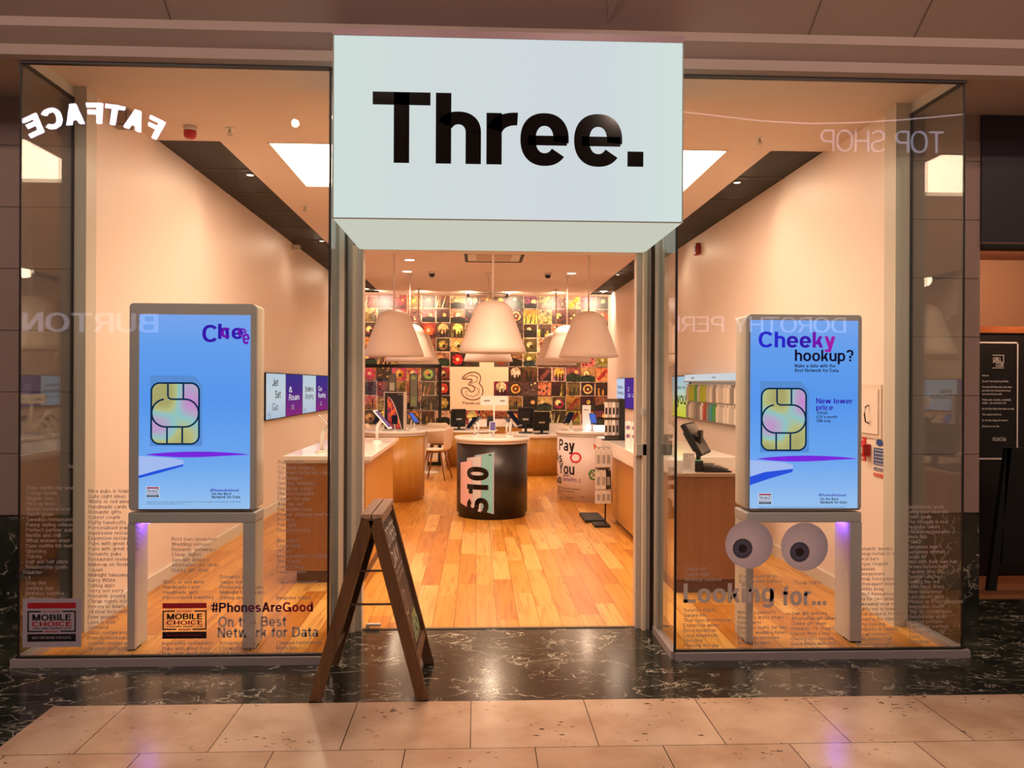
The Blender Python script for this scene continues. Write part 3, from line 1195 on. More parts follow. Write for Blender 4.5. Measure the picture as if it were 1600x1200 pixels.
def tile_art(x0, z0, s, kind):
    y = YB - .007
    x1, z1 = x0 + s, z0 + s
    lay = [y]

    def q(a, b, c, d, col):
        lay[0] -= .0002
        yy = lay[0]
        mb.face([(x0 + a * s, yy, z0 + b * s), (x0 + c * s, yy, z0 + b * s), (x0 + c * s, yy, z0 + d * s), (x0 + a * s, yy, z0 + d * s)], c=col)

    def disc(cx, cy, r, col, n=14, e=1.0):
        lay[0] -= .0002
        pts = []
        for k in range(n):
            px = min(.97, max(.03, cx + r * math.cos(2 * PI * k / n)))
            pz = min(.97, max(.03, cy + r * e * math.sin(2 * PI * k / n)))
            pts.append((x0 + px * s, lay[0], z0 + pz * s))
        mb.face(pts, c=col)

    def tri(p, col):
        lay[0] -= .0002
        mb.face([(x0 + a * s, lay[0], z0 + b * s) for a, b in p], c=col)
    h = rd.choice([.02, .05, .08, .11, .14, .06, .93, .0, .07, .1])
    v = rd.uniform(.2, .85)
    sa = rd.uniform(.35, .8)
    a_, b_ = rgb(h, sa, v), rgb(h + rd.uniform(-.08, .08), sa * .8, v * rd.uniform(.4, 1.2) if v < .8 else v)
    frame = rd.random() < .55
    if frame and rd.random() < .7:
        q(0, 0, 1, 1, (232, 205, 175))
    m0 = .035 if frame else .012
    lay[0] -= .0002
    yy = lay[0]
    mb.face([(x0 + m0 * s, yy, z0 + m0 * s), (x0 + (1 - m0) * s, yy, z0 + m0 * s), (x0 + (1 - m0) * s, yy, z0 + (1 - m0) * s), (x0 + m0 * s, yy, z0 + (1 - m0) * s)], c=[b_, b_, a_, a_])
    dark = rgb(h + .03, .6, .12)
    lite = rgb(rd.choice([.1, .12, .08, .15]), rd.uniform(.2, .7), .95)
    acc = rgb(rd.choice([.0, .03, .06, .1, .13, .16, .93, .25, .05]), rd.uniform(.5, .9), rd.uniform(.35, .9))
    if kind == 0:      # landscape with a horizon and a low sun
        hz = rd.uniform(.3, .5)
        disc(rd.uniform(.25, .75), hz + .2, rd.uniform(.1, .18), lite)
        q(m0, m0, 1 - m0, hz, dark if rd.random() < .5 else rgb(h + .3, .4, .25))
        pk = rd.uniform(.2, .8)
        tri([(m0, hz), (1 - m0, hz), (pk, hz + rd.uniform(.08, .2))], dark)
    elif kind == 1:    # round thing close up
        disc(.5, .48, .34, acc)
        disc(.44, .55, .2, lite)
        disc(.56, .42, .12, dark)
    elif kind == 2:    # standing figures against light
        disc(.5, .62, .36, lite)
        for cx in (.3, .55, .75):
            hh = rd.uniform(.3, .5)
            q(cx - .06, m0, cx + .06, hh, dark)
            disc(cx, hh + .06, .065, dark, 8)
    elif kind == 3:    # streaks
        for k in range(5):
            a = rd.uniform(0, .8)
            tri([(a, m0), (a + .1, m0), (min(.97, a + rd.uniform(.1, .4)), .97)], rd.choice([acc, lite, dark]))
    elif kind == 4:    # speckles
        for k in range(12):
            disc(rd.uniform(.1, .9), rd.uniform(.1, .9), rd.uniform(.03, .09), rd.choice([acc, lite, dark, dark]), 6)
    elif kind == 5:    # buildings
        for k in range(6):
            q(.05 + k * .15, m0, .05 + k * .15 + .12, rd.uniform(.25, .8), rd.choice([dark, acc, rgb(h, .5, .3)]))
    elif kind == 6:    # diagonal board
        tri([(.1, .2), (.3, .06), (.92, .75)], acc)
        tri([(.1, .2), (.92, .75), (.75, .93)], acc)
    elif kind == 7:    # petals
        for k in range(7):
            a = 2 * PI * k / 7
            disc(.5 + .24 * math.cos(a), .5 + .24 * math.sin(a), .15, acc, 9)
        disc(.5, .5, .13, lite, 10)
    else:              # rings
        for k, cc in enumerate((dark, lite, acc, dark, lite)):
            disc(.5, .5, .42 - .085 * k, cc, 20)


cream_cells = set()
for cc in range(0, 4):
    for rr in (4, 5, 6):
        cream_cells.add((cc, rr))
cream_cells.add((2, 3))
cream_cells.discard((3, 5))
rmax = 8
for cc in range(c0, c1 + 1):
    for rr in range(-1, rmax):
        x0, z1 = u704 + cc * PIT, zrow - rr * PIT
        z0 = z1 - PIT
        ztop = min(z1, H - .002)
        xa, xb = max(x0, XL + .002), min(x0 + PIT, XR - .002)
        if xb - xa < .03:
            continue
        if (cc, rr) in cream_cells:
            mb.face([(xa, YB - .0075, z0), (xb, YB - .0075, z0), (xb, YB - .0075, ztop), (xa, YB - .0075, ztop)], 1, c=CREAM)
        else:
            tile_art(x0 + .002, z0 + .002, PIT - .004, rd.choice([0, 0, 0, 1, 1, 2, 2, 3, 3, 4, 4, 5, 5, 6, 7] + ([8] if rd.random() < .25 else [])))
mural = mb.build('photo_mural', [M_prints, mat('cream_print', CREAM, .5)], weld=False)
tag(mural, 'wall-wide grid of square snapshots in warm reds, browns and yellows covering the rear wall', 'mural')

# the line-drawn numeral on the cream panel with the web address under it
LOGO = [(215, 312), (232, 290), (270, 258), (320, 230), (375, 214), (430, 217), (475, 236), (503, 268), (510, 310), (500, 355), (488, 392), (505, 412), (530, 440), (545, 480), (547, 525), (530, 572), (500, 612),
        (455, 638), (400, 648), (340, 642), (285, 620), (240, 585), (213, 540), (209, 500), (222, 470), (255, 456), (295, 458), (325, 475), (340, 500), (350, 520), (378, 522), (405, 505), (418, 480), (412, 450), (390, 430), (355, 416), (315, 408), (335, 385), (360, 362), (380, 342), (372, 328), (335, 324), (290, 322), (250, 322), (215, 312)]
FL1 = [(240, 310), (300, 285), (345, 262), (385, 255), (372, 272), (410, 268), (440, 282), (475, 298), (440, 300), (462, 325), (452, 350), (440, 345), (445, 372), (420, 368), (360, 392)]
FL2 = [(395, 435), (430, 450), (465, 470), (500, 492), (475, 505), (488, 540), (465, 545), (460, 580), (435, 565), (410, 590), (370, 605), (372, 585), (320, 580), (275, 560), (290, 545), (270, 515), (292, 520), (300, 498), (330, 505)]
mb = MB()


def stroke(pts, wpx, y):
    P = [pY(700 + a / 10.0, 560 + b / 10.0, YB) for a, b in pts]
    w = wpx / FPX * YB / 2
    rows = []
    for k, p in enumerate(P):
        d = P[min(k + 1, len(P) - 1)] - P[max(0, k - 1)]
        if pts[0] == pts[-1] and k in (0, len(P) - 1):
            d = P[1] - P[-2]
        d.normalize()
        n_ = Vector((-d.z, 0, d.x))
        rows.append([Vector((p.x, y, p.z)) + n_ * w, Vector((p.x, y, p.z)) - n_ * w])
    mb.grid(rows, 0, False, False)


stroke(LOGO, 1.3, YB - .013)
stroke(FL1, .7, YB - .013)
stroke(FL2, .7, YB - .013)
a, b = pY(722, 631.5, YB), pY(755, 631.5, YB)
write(mb, 'Three.co.uk', (a.x, YB - .013, a.z), XD, ZD, .05, w=.16, width=(b.x - a.x) * 1.1, seg=14)
o = mb.build('numeral_logo', mat('logo_brown', (92, 40, 26), .5))
tag(o, 'brown outlined numeral with flame marks and web address on the cream wall panel', 'wall logo')

# ================================================================ display plinths
def arc_face(mb, cen, R, a0, a1, z0, z1, m, n=40):
    rows = []
    for k in range(n + 1):
        a = a0 + (a1 - a0) * k / n
        rows.append([(cen[0] + R * math.cos(a), cen[1] + R * math.sin(a), z0), (cen[0] + R * math.cos(a), cen[1] + R * math.sin(a), z1)])
    mb.grid(rows, m, False, True)


def plinth(cx, cy, R, label, m_body, kick=True, name='display_plinth'):
    t = thing(name, label, 'display plinth', (cx, cy, 0))
    MB().lathe([(R - .02, 0), (R - .02, .05), (R, .05), (R, .83)], 72, cen=(cx, cy, 0)).build('drum', m_body, t)
    MB().lathe([(R + .0, .83), (R + .012, .835), (R + .012, .855), (R + .005, .858)], 72, cen=(cx, cy, 0)).build('top_rim', M_trimw, t)
    MB().lathe([(R + .01, .858), (R + .03, .866), (R + .03, .892), (R + .022, .9)], 72, cen=(cx, cy, 0)).build('worktop', M_white, t)
    return t


M_blk = mat('plinth_black_wrap', (33, 29, 27), .32)
M_wrapw = mat('plinth_white_wrap', (238, 222, 214), .4)
bp = plinth(.18, 9.3, .405, 'round black plinth with a poster of tilted phones and a white top', M_blk)
wp = plinth(1.466, 10.6, .405, 'round white plinth printed with big black lettering and red and green doodles', M_wrapw)
op = plinth(-1.08, 10.6, .405, 'round oak plinth with a white top beside the long counter', M_oakv)
MB().box(-.682, -.674, 10.5, 10.506, .05, .83).build('panel_seam', M_oakd, op)


def wrap(mb, polys, cen, R, ang0, z0, m, x_is='h'):
    """polygons (metres) wrapped on a drum; x along the circumference, y up"""
    def at(x, y):
        return (cen[0] + R * math.sin(ang0 + x / R), cen[1] - R * math.cos(ang0 + x / R), z0 + y)
    for q in polys:
        wx = max(p[0] for p in q) - min(p[0] for p in q)
        n = max(1, int(wx / .02) + 1)
        if n == 1 or len(q) != 4:
            mb.face([at(x, y) for x, y in q], m)
            continue
        A, B_, C_, D_ = q
        rows = []
        for i in range(n + 1):
            f = i / n
            rows.append([at(*(((A[c] * (1 - f) + B_[c] * f) * (1 - g) + (D_[c] * (1 - f) + C_[c] * f) * g) for c in (0, 1))) for g in [j / n for j in range(n + 1)]])
        mb.grid(rows, m, False, False)


# poster on the black drum: three overlapping phone outlines with big rotated characters
mb = MB()
cen = (.18, 9.3)


def drum_uv(u, v, c=cen, R=.405):
    """angle and height on the near side of a drum for a point of the photo"""
    d = ray(u, v)
    o_ = Vector((c[0], c[1]))
    dx, dy = d.x, d.y
    A = dx * dx + dy * dy
    B = -2 * (dx * o_.x + dy * o_.y)
    Cc = o_.length_squared - R * R
    disc = B * B - 4 * A * Cc
    if disc < 0:
        disc = 0
    k = (-B - math.sqrt(disc)) / (2 * A)
    p = EYE + d * k
    return math.atan2(p.x - c[0], -(p.y - c[1])) * R, p.z


def strip(mb, x0, x1, z0a, z0b, z1a, z1b, cen, R, m, n=10):
    rows = []
    for k in range(n + 1):
        f = k / n
        x = x0 + (x1 - x0) * f
        a = x / R
        rows.append([(cen[0] + R * math.sin(a), cen[1] - R * math.cos(a), z0a + (z0b - z0a) * f), (cen[0] + R * math.sin(a), cen[1] - R * math.cos(a), z1a + (z1b - z1a) * f)])
    mb.grid(rows, m, False, True)


ph = [((720, 722), (736, 720), 792), ((729, 715), (752, 711), 797), ((742, 711), (772, 706), 797)]
ph = [((720, 723), (737, 720), 795), ((730, 716), (751, 713), 800), ((742, 712), (771, 707), 803)]
for i, (tl, tr, vb) in enumerate(reversed(ph)):
    xa, za = drum_uv(*tl)
    xb, zb = drum_uv(*tr)
    _, zl = drum_uv(tl[0], vb - 10)
    _, zr = drum_uv(tr[0], vb)
    RR = .4062 + i * .0006
    strip(mb, xa - .004, xb + .008, zl - .004, zr - .004, za + .004, zb + .004, cen, RR, 1)
    strip(mb, xa, xb, zl, zr, za, zb, cen, RR + .0003, 2 + i)
xl, zl = drum_uv(728, 797)
# characters run upwards: x of the text = up
P, wd = text('S10', .122, w=.25, gap=.1, seg=40, width=.52)
x_r, _ = drum_uv(763, 760)
x_l, _ = drum_uv(730, 760)
z_b = drum_uv(745, 803)[1]
kx = (x_r - x_l) / .122
polys = [[(x_r - y * kx, x) for x, y in q] for q in P]
wrap(mb, polys, cen, .4088, 0, z_b, 0)
x1_, z1_ = drum_uv(766, 711)
strip(mb, x1_ - .016, x1_ + .012, z1_ - .006, z1_ - .006, z1_ + .006, z1_ + .006, cen, .4085, 0, 3)
mb.build('phone_poster', [M_blackg, mat('poster_edge', (196, 160, 196), .4), mat('poster_teal', (128, 192, 196), .35), mat('poster_silver', (205, 205, 205), .35), mat('poster_pink', (232, 190, 186), .35)], bp)
mb = MB()
xa, za = drum_uv(822, 692)
strip(mb, xa, xa + .02, za - .02, za - .02, za + .02, za + .02, cen, .4065, 0, 2)
mb.build('price_tag', M_trimw, bp)

# white drum print
mb = MB()
cw = (1.466, 10.6)
R_ = .4065


def wtext(s, u, v, px, u1, m=0, w=.2):
    x, z = drum_uv(u, v, cw, .405)
    x1, _ = drum_uv(u1, v, cw, .405)
    hgt = px / FPX * 10.2
    P, wd = text(s, hgt, w=w, width=x1 - x, seg=20)
    wrap(mb, [[(x + a, b) for a, b in q] for q in P], cw, R_, 0, z, m)


wtext('Pay', 874, 703, 18, 898)
wtext('As', 870, 720, 15, 878.5)
wtext('You', 874, 739, 18, 897.5)
wtext('Go', 869.6, 753, 15, 877.5)
wtext('with', 880, 744.5, 5, 890.5, w=.13)
mb.build('lettering', mat('print_black', (26, 18, 20), .5), wp)
mb = MB()
wtext('benefits ;)', 880, 751, 6.5, 907, 0, w=.16)
mb.build('lettering', mat('print_purple', (120, 50, 130), .5), wp)
mb = MB()
for k, ln in enumerate(('Choosing can do one pack a different', 'month, more control', 'Low. Free. Text')):
    wtext(ln, 871, 760.5 + k * 4, 2.2, (906, 897, 878)[k], w=.14)
for k, ln in enumerate(('uSw', 'Cheaper deal', 'mobile', 'roam')):
    u_ = (874, 884, 906, 929)[k]
    wtext(ln, u_, 777.5, 1.8, u_ + (4, 11, 7, 9)[k], w=.14)
mb.build('small_print', mat('print_black', (26, 18, 20), .5), wp)


def doodle(u, v, ru, rv, m, wpx, turns=2.1, jit=.12):
    pts = []
    r_ = random.Random(int(u))
    for k in range(int(26 * turns)):
        a = 2 * PI * k / 26
        j = 1 + r_.uniform(-jit, jit)
        x, z = drum_uv(u + ru * j * math.cos(a), v + rv * j * math.sin(a), cw, .405)
        pts.append((x, z))
    w = wpx / FPX * 10.2 / 2
    for k in range(len(pts) - 1):
        (x0, z0), (x1, z1) = pts[k], pts[k + 1]
        dx, dz = x1 - x0, z1 - z0
        L = math.hypot(dx, dz) or 1
        nx, nz = -dz / L * w, dx / L * w
        wrap(mb, [[(x0 + nx, z0 + nz), (x0 - nx, z0 - nz), (x1 - nx, z1 - nz), (x1 + nx, z1 + nz)]], cw, R_ + .0004, 0, 0, m)


mb = MB()
doodle(899.5, 715, 8, 7.2, 0, 2.6)
mb.build('red_doodle', mat('print_red', (214, 34, 58), .5), wp)
mb = MB()
doodle(928, 742, 7.2, 7.6, 0, 1.8)
for (a, b) in (((923, 737), (934, 748)), ((934, 737), (922, 747)), ((920, 742), (931, 735))):
    (x0, z0), (x1, z1) = drum_uv(*a, cw, .405), drum_uv(*b, cw, .405)
    wrap(mb, [[(x0, z0 - .006), (x0, z0 + .006), (x1, z1 + .006), (x1, z1 - .006)]], cw, R_ + .0004, 0, 0, 0)
mb.build('green_doodle', mat('print_green', (34, 120, 48), .5), wp)
mb = MB()
for i in range(8):
    (x0, z0), (x1, z1) = drum_uv(927 + i * 1.6, 693 + i * 1.2, cw, .405), drum_uv(929 + i * 1.6, 703 + i * .4, cw, .405)
    wrap(mb, [[(x0, z0), (x1, z1), (x1 + .012, z1 + .01), (x0 + .014, z0 - .006)]], cw, R_ + .0004, 0, 0, 0)
mb.build('orange_doodle', mat('print_orange', (226, 104, 44), .5), wp)

# ================================================================ long counters
# oak counter with white worktop by the wall with the five screens
CT = thing('display_counter', 'oak display counter with thick white worktop under the row of five wall screens', 'counter', (-1.1, 6.1, 0))
mb = MB()
lx0, lx1, ly0, ly1 = -1.445, -.785, 6.12, 8.2
mb.box(lx0 + .02, lx1 - .05, ly0 + .03, ly1 - .03, .09, .90)
mb.build('body', [M_oakv], CT)
MB().box(lx0 + .02, lx1 - .05, ly0 + .018, ly0 + .03, .09, .90).build('end_panel', M_oakd, CT)
MB().box(lx0 + .10, lx1 - .06, ly0 + .03, ly1 - .06, 0, .09).build('toe_kick', mat('kick_brown', (84, 56, 40), .5), CT)
MB().box(lx0, lx1, ly0, ly1, .92, .955).build('worktop', M_white, CT, bevel=.004)
MB().box(lx0 + .01, lx1 - .02, ly0 + .012, ly1 - .01, .90, .92).build('worktop_edge', M_trimw, CT)

# white topped counter opposite, by the accessory wall
RC = thing('display_counter', 'oak counter with a very thick white top running towards the accessory wall', 'counter', (2.0, 8.0, 0))
MB().box(1.50, 2.2, 6.95, 8.87, .05, .74).build('body', M_oakv, RC)
MB().box(1.53, 2.18, 7.0, 8.8, 0, .05).build('toe_kick', mat('kick_brown', (84, 56, 40), .5), RC)
MB().box(1.42, 2.25, 6.9, 9.55, .744, .88).build('worktop', M_white, RC, bevel=.004)

# till desk in the other bay
TD = thing('till_desk', 'oak till desk with a reddish end panel behind the window with the eyes', 'desk', (1.7, 5.8, 0))
MB().box(1.42, 1.93, 5.76, 6.6, .1, .84).build('body', [M_oakd], TD)
MB().box(1.435, 1.92, 5.79, 6.58, 0, .1).build('toe_kick', mat('kick_brown2', (104, 62, 40), .5), TD)
MB().box(1.40, 1.94, 5.745, 6.62, .84, .862).build('worktop', mat('desk_top', (170, 140, 116), .3), TD)
MB().box(1.38, 1.56, 5.80, 6.55, .862, .955).build('raised_shelf', M_white, TD, bevel=.003)

# service desks at the back
SD = thing('service_desk', 'curved oak service desk with a thick white top beside the printed plinth', 'desk', (1.0, 13.5, 0))
MB().lathe([(.46, 0), (.46, .06), (.48, .06), (.48, .62)], 60, cen=(1.0, 13.6, 0)).build('drum', M_oakv, SD)
MB().lathe([(.47, .62), (.49, .62), (.49, .68)], 60, cen=(1.0, 13.6, 0)).build('worktop', M_white, SD)
MB().box(1.2, 1.46, 13.45, 13.75, .68, .84).build('raised_shelf', M_white, SD)
SD2 = thing('service_desk', 'long oak service desk with a rounded end under the cream logo panel', 'desk', (.3, 15.2, 0))
MB().lathe([(.46, 0), (.46, .06), (.48, .06), (.48, .62)], 60, cen=(-.1, 14.95, 0)).build('rounded_end', M_oakv, SD2)
MB().lathe([(.49, .62), (.49, .66)], 60, cen=(-.1, 14.95, 0)).build('low_worktop', M_white, SD2)
MB().box(-.1, .85, 15.15, 15.75, 0, .70).build('body', M_oakv, SD2)
MB().box(-.15, .9, 15.1, 15.8, .70, .82).build('worktop', M_white, SD2, bevel=.006)
TB = thing('round_table', 'small round white table beside the pale shell chairs', 'table', (-.8, 13.6, 0))
MB().lathe([(.34, .70), (.36, .71), (.36, .73), (.35, .735)], 48, cen=(-.86, 13.7, 0)).build('tabletop', M_white, TB)
MB().lathe([(.03, .03), (.03, .70)], 20, cen=(-.86, 13.7, 0)).build('pedestal', M_trimw, TB)
MB().lathe([(.22, 0), (.22, .012), (.05, .03)], 36, cen=(-.86, 13.7, 0)).build('base', M_trimw, TB)


# ---- chairs
def chair():
    t = thing('shell_chair', '', 'chair', (0, 0, 0), 'pale shell chairs at the back table', world=False)
    rows = []
    prof = [(-.22, .44, .19), (-.16, .455, .21), (0, .45, .225), (.13, .452, .225), (.19, .48, .22), (.215, .56, .215), (.235, .68, .21), (.25, .79, .19), (.255, .82, .15)]
    for y, z, w in prof:
        r = []
        for k in range(9):
            f = (k - 4) / 4
            r.append((f * w, y - .05 * abs(f) ** 3 * (1 if z > .5 else 0), z + (.03 * abs(f) ** 3 if z < .5 else 0)))
        rows.append(r)
    o = MB().grid(rows).build('shell_seat', mat('chair_shell', (226, 206, 180), .45), t)
    so = o.modifiers.new('t', 'SOLIDIFY')
    so.thickness = .012
    ss = o.modifiers.new('s', 'SUBSURF')
    ss.levels = ss.render_levels = 2
    ml = wood('chair_leg_wood', (120, 70, 38), (150, 92, 52), 'Z', .4)
    for sx in (-1, 1):
        for sy in (-1, 1):
            MB().tube([(sx * .12, sy * .1, .445), (sx * .2, sy * .2, 0)], [.016, .011], 10).build('leg', ml, t)
    MB().box(-.14, .14, -.12, .12, .425, .442).build('underframe', ml, t)
    return t


ch = chair()
for i, (x, y, rz, lb) in enumerate([(-.63, 12.75, -PI / 2 - .25, 'pale shell chair seen from its side, in the gap between the oak and black plinths'),
                                    (-.66, 14.35, PI - .1, 'pale shell chair facing the entrance at the far side of the round white table'),
                                    (-1.62, 13.7, PI / 2, 'pale shell chair mostly behind the oak plinth and the table')]):
    c = ch if i == 0 else dup(ch, (x, y, 0))
    c.location = (x, y, 0)
    c.rotation_euler = (0, 0, rz)
    c['label'] = lb

# ---- glazed booth with black frame at the back
GB = thing('glazed_partition', 'black framed glass partition in front of the picture wall', 'partition', (-1.5, 14.9, 0))
gx1 = pY(690, 600, 14.95).x
gz = pY(600, 569, 14.95).z
mb = MB()
mb.box(XL + .01, gx1, 14.93, 14.97, gz - .065, gz)
mb.box(gx1 - .06, gx1, 14.93, 14.97, 0, gz - .065)
mb.box(XL + .01, XL + .1, 14.93, 14.97, 0, gz - .065)
mb.box(XL + .1, gx1 - .06, 14.93, 14.97, 0, .06)
mb.build('frame', M_black, GB)
MB().box(XL + .1, gx1 - .06, 14.945, 14.955, .06, gz - .065).build('pane', M_glass, GB)
for (u0, v0, u1, v1, lb, c1) in ((606.5, 584, 619, 612, 'narrow black framed notice hanging in the glazed booth, half white', (205, 205, 190)), (640, 584, 653, 637, 'tall narrow framed notice with green lettering in the glazed booth', (110, 118, 100))):
    a, b = pY(u0, v0, 14.96), pY(u1, v1, 14.96)
    t = thing('framed_notice', lb, 'notice', (a.x, 14.96, b.z))
    MB().box(a.x, b.x, 14.9555, 14.975, b.z, a.z).build('frame', M_black, t)
    mb = MB()
    mb.box(a.x + .015, b.x - .015, 14.941, 14.9445, b.z + .015, a.z - .015, 1)
    if v1 > 620:
        write(mb, 'U:', (a.x + .04, 14.939, a.z - .10), XD, ZD, .06, 0, w=.24, seg=12)
        for k in range(5):
            mb.box(a.x + .03, b.x - .03, 14.939, 14.940, b.z + .06 + k * .03, b.z + .068 + k * .03, 0)
    else:
        mb.box(a.x + .03, b.x - .03, 14.939, 14.940, b.z + .02, (a.z + b.z) / 2, 0)
    mb.build('sheet', [mat('notice_ink' + str(int(u0)), c1 if v1 < 620 else (170, 214, 90), .5), mat('notice_paper' + str(int(u0)), (120, 122, 108), .5)], t)

# ================================================================ devices
def put(mb, s, tl, xd, size, m=0, **kw):
    return write(mb, s, tl, xd, ZD, size, m, **kw)


def phone_stand(kind=0, scr=(40, 40, 60)):
    """security arm with a phone; local: phone faces -Y and leans back"""
    t = thing('display_phone', '', 'phone', (0, 0, 0), None, world=False)
    MB().lathe([(.03, 0), (.03, .006), (.014, .012)], 20).tube([(0, 0, .01), (0, .0, .08), (0, -.008, .11), (0, -.03, .135)], .011, 10).build('security_stand', M_whitem, t)
    A = Matrix.Translation((0, -.035, .14)) @ Matrix.Rotation(math.radians(-42), 4, 'X')
    mb = MB().box(-.036, .036, -.004, .004, -.075, .075, M=A)
    mb.build('phone_body', M_blackg if kind == 0 else M_whitem, t, bevel=.003)
    MB().box(-.032, .032, -.0052, -.0042, -.066, .066, M=A).build('screen', emit('phone_screen_%d_%d_%d' % scr, scr, .8), t)
    return t


P_dark, P_blue, P_white = phone_stand(0, (38, 34, 40)), phone_stand(0, (90, 120, 220)), phone_stand(1, (150, 110, 150))
used = set()


def place_phone(proto, x, y, z, rz, label, sc=1.0):
    if id(proto) not in used:
        used.add(id(proto))
        o = proto
        o.location = (x, y, z)
        o.rotation_euler = (0, 0, rz)
        o['label'] = label
    else:
        o = dup(proto, (x, y, z), rz, label)
    o.scale = (sc, sc, sc)
    return o


bx, by = .18, 9.3
place_phone(P_dark, bx - .20, by - .12, .9, -1.0, 'black phone on a white arm at the near edge of the black plinth, booth side', 1.15)
place_phone(P_dark, bx - .16, by + .16, .9, -2.2, 'black phone leaning over the far edge of the black plinth, booth side', 1.15)
place_phone(P_white, bx - .0, by - .24, .9, 0, 'small white phone in the middle of the near edge of the black plinth', .9)
place_phone(P_dark, bx + .20, by - .14, .9, 1.05, 'large black phone on the black plinth, edge towards the printed plinth', 1.5)
place_phone(P_dark, bx + .17, by + .16, .9, 2.2, 'black phone on the far edge of the black plinth, behind the large one', 1.1)
place_phone(P_blue, bx - .02, by + .24, .9, PI, 'phone with a lit screen turned to the rear of the black plinth', 1.1)
ox, oy = -1.08, 10.6
place_phone(P_dark, ox - .16, oy - .22, .9, -.5, 'black phone on the near edge of the oak plinth beside the door post', 1.1)
place_phone(P_blue, ox + .24, oy - .16, .9, .9, 'phone with a blue screen on the edge of the oak plinth facing the aisle', 1.15)
place_phone(P_dark, ox + .04, oy - .26, .9, 0.1, 'black phone right before the photo poster on the oak plinth', 1.0)
place_phone(P_dark, ox + .26, oy + .12, .9, 1.9, 'black phone at the far aisle side of the oak plinth', 1.1)
qx, qy = 1.466, 10.6
place_phone(P_dark, qx - .24, qy - .14, .9, -.7, 'black phone on the aisle edge of the printed white plinth', 1.2)
place_phone(P_blue, qx + .02, qy - .24, .9, .1, 'phone with a bright blue screen at the middle of the printed white plinth', 1.15)
place_phone(P_dark, qx - .22, qy + .16, .9, -2.3, 'black phone at the far aisle side of the printed white plinth', 1.2)
place_phone(P_white, -1.22, 6.45, .955, PI / 2 + .2, 'white phone on an arm at the window end of the oak counter', 1.5)
place_phone(P_white, -.92, 7.55, .955, PI / 2 - .2, 'pale phone on a tall white arm on the counter seen through the doorway', 1.5)
place_phone(P_dark, -1.25, 7.9, .955, 2.6, 'dark phone lying over its arm at the far end of the oak counter', 1.2)

# price header over the black plinth
a, b = pY(751, 618.5, 9.35), pY(793, 633, 9.35)
t = thing('price_header', 'white price header on a thin pole over the black plinth', 'sign', ((a.x + b.x) / 2, 9.35, .9))
MB().tube([((a.x + b.x) / 2, 9.35, .905), ((a.x + b.x) / 2, 9.35, b.z)], .009, 10).lathe([(.04, .9), (.04, .908)], 20, cen=((a.x + b.x) / 2, 9.35, 0)).build('pole', M_whitem, t)
MB().box(a.x, b.x, 9.34, 9.36, b.z, a.z).build('board', M_whitem, t)
mb = MB()
write(mb, 'SAMSUNG', (a.x + .035, 9.338, (a.z + b.z) / 2 - .01), XD, ZD, .016, w=.2, seg=12, width=.07)
write(mb, 'GALAXY', (b.x - .085, 9.338, (a.z + b.z) / 2 - .01), XD, ZD, .016, w=.2, seg=12, width=.055)
mb.build('lettering', M_blackg, t)

# photo poster on the oak plinth
a, b = pY(600, 612.5, 10.45), pY(635, 660, 10.45)
t = thing('framed_poster', 'dark poster with a curved purple phone edge in a silver frame on the oak plinth', 'poster', (a.x, 10.45, .9))
MB().box(a.x, b.x, 10.45, 10.47, .905, a.z).build('frame', M_alu, t)
mb = MB()
mb.box(a.x + .01, b.x - .04, 10.446, 10.45, .915, a.z - .01, 0)
n = 14
A_, B_ = [], []
for k in range(n + 1):
    f = k / n
    zz = a.z - .06 - f * (a.z - .06 - .92)
    A_.append((a.x + .05 + .17 * f ** .6, 10.444, zz))
    B_.append((a.x + .045, 10.444, zz))
for k in range(n):
    mb.face([B_[k], A_[k], A_[k + 1], B_[k + 1]], 1, c=None)
    mb.face([(p[0] + q, 10.443, p[2]) for p, q in ((A_[k], 0), (A_[k], .01), (A_[k + 1], .01), (A_[k + 1], 0))], 2)
write(mb, 'Say it all', (b.x - .11, 10.443, a.z - .035), XD, ZD, .01, 2, w=.15, seg=10, width=.06)
pm = mat('poster_image', (170, 70, 80), .4)
nt, ns, lk, bb = nodes(pm)
no = N(nt, 'ShaderNodeTexNoise')
no.inputs['Scale'].default_value = 9
lk.new(ramp(nt, no.outputs['Fac'], [(.35, (96, 34, 110)), (.5, (196, 66, 60)), (.65, (236, 132, 70))]), bb.inputs['Base Color'])
mb.build('sheet', [mat('poster_black', (30, 28, 34), .4), pm, mat('poster_white', (225, 215, 215), .4)], t)

# small card and lit block on the printed plinth
a, b = pY(910, 633, 10.7), pY(923, 652, 10.7)
t = thing('price_card', 'small white price card standing on the printed white plinth', 'card', (a.x, 10.7, .9))
MB().box(a.x, b.x, 10.7, 10.706, .905, a.z).build('card', M_whitem, t)
MB().box(a.x + .02, b.x - .02, 10.69, 10.72, .9, .906).build('foot', M_whitem, t)
mb = MB()
write(mb, 'iPhone', (a.x + .02, 10.698, a.z - .07), XD, ZD, .018, w=.18, seg=10, width=.06)
mb.build('lettering', M_blackg, t)
t = thing('light_block', 'glowing white display block between the phones on the printed plinth', 'display block', (1.56, 10.55, .9))
MB().box(1.45, 1.74, 10.5, 10.75, .902, .955).build('block', emit('light_block_acrylic', (255, 250, 250), 2.2), t, bevel=.004)
MB().box(1.445, 1.745, 10.495, 10.755, .9, .904).build('base', M_trimw, t)


